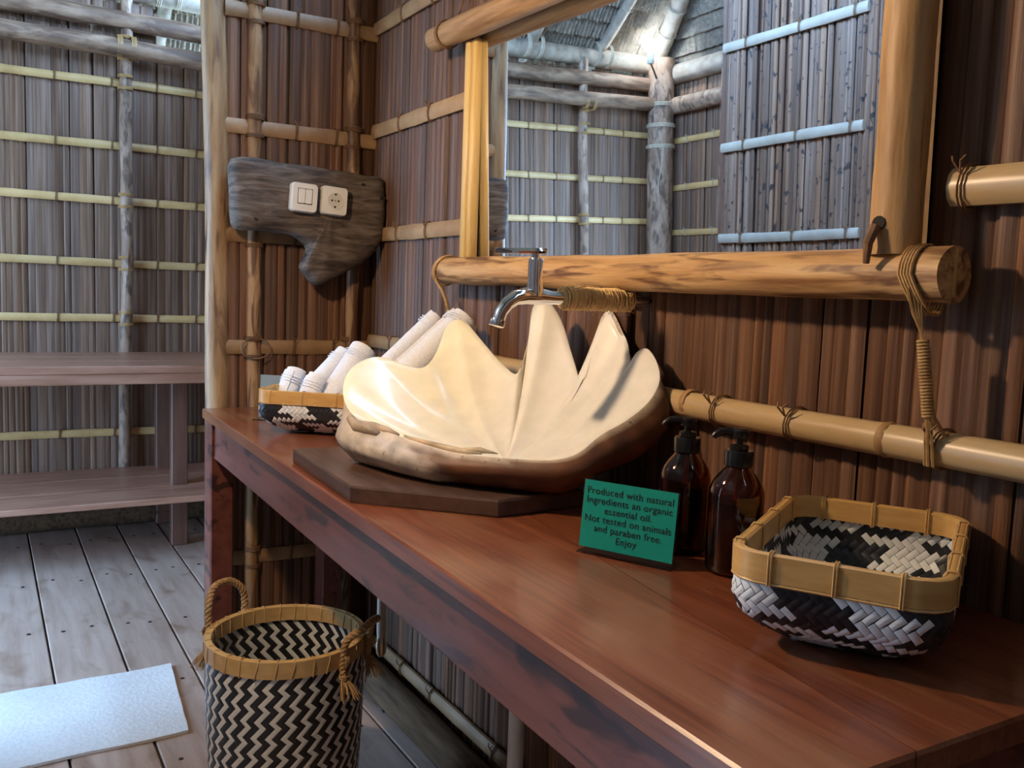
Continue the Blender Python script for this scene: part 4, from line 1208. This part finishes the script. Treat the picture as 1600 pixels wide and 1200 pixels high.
# ------------------------------------------------------------------ amber bottles
def bottle(loc, rz, label, s_=1.0):
    root = empty('soap_bottle', loc, rz); root.scale = (s_, s_, s_)
    tag(root, label, 'bottle', 'amber pump bottles')
    r = 0.0365
    po = [(0.030, 0.0), (0.0345, 0.002), (r, 0.007), (r, 0.105), (0.0355, 0.112), (0.032, 0.121), (0.025, 0.131), (0.018, 0.139), (0.0142, 0.145), (0.0135, 0.152)]
    pi_ = [(0.0112, 0.152), (0.012, 0.145), (0.0155, 0.139), (0.0225, 0.130), (0.0295, 0.120), (0.033, 0.111), (r-0.0028, 0.104), (r-0.0028, 0.010), (0.030, 0.005), (0.001, 0.004)]
    mb = MB(); mb.lathe(po+pi_, 40, cap=False)
    nn = len(mb.v); mb.f.append(tuple(reversed(range(40)))); mb.f.append(tuple(range(nn-40, nn)))
    o = mb.build('glass_body', 'amber_glass', root, sharp=0); clear_normals(o)
    MB().lathe([(0.001, 0.0048), (0.029, 0.0056), (r-0.0034, 0.0108), (r-0.0034, 0.096), (0.001, 0.0962)], 36, cap=False).build('soap', 'soap', root, sharp=30)
    MB().tube([(0.002, 0.0, 0.155), (0.0, 0.0, 0.10), (-0.010, 0.004, 0.05), (-0.022, 0.004, 0.015)], 0.0038, 10).build('dip_tube', 'straw', root)
    mb = MB(); R = []
    for z, rr in ((0.143, 0.0178), (0.144, 0.0185), (0.162, 0.0185), (0.1645, 0.0178), (0.1645, 0.010)):
        R.append([(rr*(1+(0.018 if j % 2 and rr > 0.018 else 0))*math.cos(2*PI*j/48), rr*(1+(0.018 if j % 2 and rr > 0.018 else 0))*math.sin(2*PI*j/48), z) for j in range(48)])
    mb.rings(R).build('collar', 'pump_black', root)
    hd = MB().lathe([(0.012, 0.164), (0.0125, 0.171), (0.0105, 0.1725), (0.0045, 0.173), (0.0045, 0.180), (0.011, 0.181), (0.012, 0.184), (0.0115, 0.191), (0.009, 0.193)], 22).build('pump_head', 'pump_black', root)
    MB().tube([(-0.004, 0, 0.187), (-0.016, 0, 0.189), (-0.026, 0, 0.1885), (-0.033, 0, 0.184), (-0.035, 0, 0.180)], [0.0065, 0.0058, 0.005, 0.0045, 0.0042], 12).build('nozzle', 'pump_black', hd)
bottle((1.798, -0.190, ZC+0.0008), math.radians(60), 'nearer amber glass pump bottle between the sign and the tray')
bottle((1.690, -0.185, ZC+0.0008), math.radians(60), 'farther amber glass pump bottle partly hidden behind the green sign')

# ------------------------------------------------------------------ laundry basket
LB = Vector((0.775, -0.490, 0.0))
lb = empty('laundry_basket', LB); tag(lb, 'tall round basket with black and white zigzag weave and rope handles', 'basket')
HB = 0.44
def rb(z): return 0.150+0.016*math.sin(PI*min(1, z/HB*0.62))
def cylp(an, z, off): 
    r = rb(z)+off
    return (r*math.cos(an), r*math.sin(an), z)
mb = MB(); n = 56
R = [[cylp(2*PI*j/n, z, 0) for j in range(n)] for z in [0.002+0.0436*k for k in range(11)]]
R2 = [[cylp(2*PI*j/n, max(z, 0.006), -0.003) for j in range(n)] for z in reversed([0.002+0.0436*k for k in range(11)])]
mb.rings(R+R2, cap=False)
mb.f.append(tuple(reversed(range(n)))); q0 = len(mb.v)-n; mb.f.append(tuple(range(q0, q0+n)))
o = mb.build('basket_body', 'weave_core', lb); clear_normals(o)
NZ = 34; dA = 2*PI/NZ; zstep = 0.0172
wz, bz = MB(), MB()
for k in range(NZ):
    for colr_, tgt, f0 in ((0, wz, 0.04), (1, bz, 0.54)):
        a0 = dA*(k+f0); a1 = a0+dA*0.44
        zz = 0.003; acc = 0.0
        j = 0
        while zz < HB-0.03:
            zn = min(zz+zstep*(1.33 if j % 2 == 0 else 0.67), HB-0.02)
            o0, o1 = acc, acc+dA*(0.66 if j % 2 == 0 else -0.40)
            acc = o1
            drift = (0.0, 0.0)
            for off, flip in ((0.0022, False), (-0.0048, True)):
                pts = [cylp(a0+o0+drift[0], zz, off), cylp(a1+o0+drift[0], zz, off), cylp(a1+o1+drift[1], zn, off), cylp(a0+o1+drift[1], zn, off)]
                am = (a0+a1)/2; e = 0.0010 if not flip else -0.0010
                pm = [cylp(am+o0+drift[0], zz, off+e), cylp(am+o1+drift[1], zn, off+e)]
                F_ = [(0, 4, 5, 3), (4, 1, 2, 5)]
                tgt.add(pts+pm, [tuple(reversed(f)) for f in F_] if flip else F_)
            zz = zn; j += 1
o = wz.build('white_zigzag', 'strand_white', lb, sharp=0); o['kind'] = 'stuff'
o = bz.build('black_zigzag', 'strand_black', lb, sharp=0); o['kind'] = 'stuff'
mb = MB(); n = 72
def hoop(off0, off1, z0_, z1_):
    R = [[cylp(2*PI*j/n, z, 0) for j in range(n)] for z in (z0_,)]
    R = []
    for off, z in ((off0, z0_), (off1, z0_), (off1, z1_-0.001), ((off0+off1)/2, z1_), (off0, z1_-0.001), (off0, z0_)):
        r = rb(HB)+off
        R.append([(r*math.cos(2*PI*j/n), r*math.sin(2*PI*j/n), z) for j in range(n)])
    mb.rings(R, cap=False)
hoop(0.0035, 0.0068, HB-0.034, HB+0.002); hoop(-0.0085, -0.0055, HB-0.032, HB+0.0015); hoop(-0.006, 0.004, HB-0.012, HB+0.001)
o = mb.build('rim_band', 'rim_pale', lb); clear_normals(o)
for k in range(30):
    an = 2*PI*k/30+random.uniform(-0.04, 0.04)
    m3 = MB()
    r = rb(HB)
    ln = random.uniform(-0.03, 0.05)
    m3.tube([((r+a)*math.cos(an+ln*s_), (r+a)*math.sin(an+ln*s_), z) for a, z, s_ in ((0.0078, HB-0.036, 0), (0.0082, HB-0.004, 1), (0.004, HB+0.0035, 1), (-0.006, HB+0.0035, 1), (-0.0098, HB-0.004, 1), (-0.0096, HB-0.033, 0))], 0.0012, 5)
    m3.build('binding', 'rim_pale', lb)
def rope(path, R_, parent, name='rope_handle'):
    mb = MB(); P = [Vector(p) for p in path]
    # resample
    Q = []
    for a, b_, c, d in zip([P[0]]+P[:-2], P[:-1], P[1:], P[2:]+[P[-1]]):
        for k in range(10):
            t = k/10
            Q.append(0.5*((2*b_)+(c-a)*t+(2*a-5*b_+4*c-d)*t*t+(3*b_-3*c+d-a)*t**3))
    Q.append(P[-1])
    ln = 0.0; prev = None
    fr = []
    for i, p in enumerate(Q):
        t = (Q[min(i+1, len(Q)-1)]-Q[max(i-1, 0)]).normalized()
        if prev is None:
            u = t.cross(Vector((0.3, 0.5, 0.8))).normalized()
        else:
            u = (prev-t*prev.dot(t)).normalized()
        prev = u
        if i: ln += (p-Q[i-1]).length
        fr.append((p, u, t.cross(u), ln))
    for s_ in range(3):
        mb.tube([p+(u*math.cos(l*210+s_*2*PI/3)+w*math.sin(l*210+s_*2*PI/3))*R_*0.55 for p, u, w, l in fr], R_*0.58, 7)
    return mb.build(name, 'rope', parent)
def tassel(p, parent, d0):
    m = MB()
    p = Vector(p)
    coil(m, p+Vector((0, 0, 0.004)), (0, 0, 1), 0.0088, 3, 0.003, 0.0018, 12, 4)
    for k in range(34):
        d = (Vector(d0)*0.55+Vector((random.uniform(-0.7, 0.7), random.uniform(-0.7, 0.7), -1.0))).normalized()
        L_ = random.uniform(0.030, 0.052)
        j_ = Vector((random.uniform(-1, 1), random.uniform(-1, 1), 0))*0.006
        s0 = p+Vector((random.uniform(-0.006, 0.006), random.uniform(-0.006, 0.006), 0))
        m.tube([s0, s0+d*L_*0.5+j_*0.4, s0+d*L_+j_+Vector((0, 0, -0.006))], [0.0018, 0.0015, 0.0008], 4)
    return m.build('tassel', 'rope', parent)
def handle(an, ht, lean):
    ca, sa = math.cos(an), math.sin(an)
    r = rb(HB)+0.014
    half = 0.32
    def q(a, rr, z): return (rr*math.cos(an+a), rr*math.sin(an+a), z)
    rope([q(-half, r, HB-0.055), q(-half, r, HB-0.02), q(-half*0.98, r+lean*0.3, HB+ht*0.55), q(-half*0.55, r+lean, HB+ht*0.95), q(0, r+lean, HB+ht*1.04), q(half*0.55, r+lean, HB+ht*0.95), q(half*0.98, r+lean*0.3, HB+ht*0.55), q(half, r, HB-0.02), q(half, r, HB-0.055)], 0.0078, lb)
    for s_ in (-1, 1):
        tassel(q(s_*half, r+0.002, HB-0.055), lb, (math.cos(an+s_*half), math.sin(an+s_*half), 0))
        m3 = MB(); p = Vector(q(s_*half, r-0.004, HB-0.015))
        coil(m3, p, (math.cos(an), math.sin(an), 0.0) if False else (-math.sin(an+s_*half), math.cos(an+s_*half), 0), 0.017, 3, 0.004, 0.0018, 14, 4)
        m3.build('handle_lashing', 'rope', lb)
# the two handles sit left and right as seen from the counter's near end
handle(math.radians(214), 0.075, 0.006)
handle(math.radians(42), 0.050, 0.024)

# ------------------------------------------------------------------ lamps
lp = empty('corner_lamp', (-1.90, -2.62, 2.53)); tag(lp, 'glowing white bulb in a holder at the top of the corner post', 'lamp')
MB().lathe([(0.001, 0.03), (0.016, 0.034), (0.030, 0.05), (0.037, 0.07), (0.035, 0.092), (0.022, 0.108), (0.001, 0.114)], 20, cap=False).build('bulb', 'bulb_glow', lp)
MB().lathe([(0.020, -0.03), (0.022, -0.025), (0.022, 0.025), (0.017, 0.034)], 18).build('bulb_holder', 'white_plastic', lp)
MB().tube([(0, 0, -0.028), (-0.03, -0.05, -0.06), (-0.05, -0.09, -0.10)], 0.006, 8).build('bracket', 'cord_black', lp)
pl_ = empty('unseen_pendant_lamp', LAMP_POS); tag(pl_, 'added warm shaded bulb hanging out of view before the counter', 'lamp')  # invented out-of-view lamp, placed to match the cast shadows
MB().lathe([(0.001, -0.045), (0.018, -0.042), (0.032, -0.028), (0.037, -0.008), (0.034, 0.012), (0.022, 0.035), (0.015, 0.05)], 22, cap=False).build('bulb', 'lamp_glow', pl_)
MB().lathe([(0.017, 0.048), (0.021, 0.052), (0.021, 0.095), (0.012, 0.105)], 18).build('bulb_holder', 'cord_black', pl_)
ax_ = Vector((0.05, 0.80, -0.60)).normalized()
mb = MB().lathe([(0.024, -0.075), (0.034, -0.072), (0.062, -0.02), (0.092, 0.045), (0.0905, 0.046), (0.060, -0.018), (0.032, -0.069), (0.022, -0.071)], 32, cap=False)
q_ = ax_.to_track_quat('Z', 'Y')
mb.v = [tuple(q_ @ Vector(p)) for p in mb.v]
o = mb.build('shade', 'bamboo', pl_); clear_normals(o)  # added to keep the warm light off the door panel and far wall
zt_ = zroof(LAMP_POS.x, LAMP_POS.y)-LAMP_POS.z
MB().tube([(0, 0, 0.10), (0, 0, zt_+0.03)], 0.0035, 8).build('cord', 'cord_black', pl_)
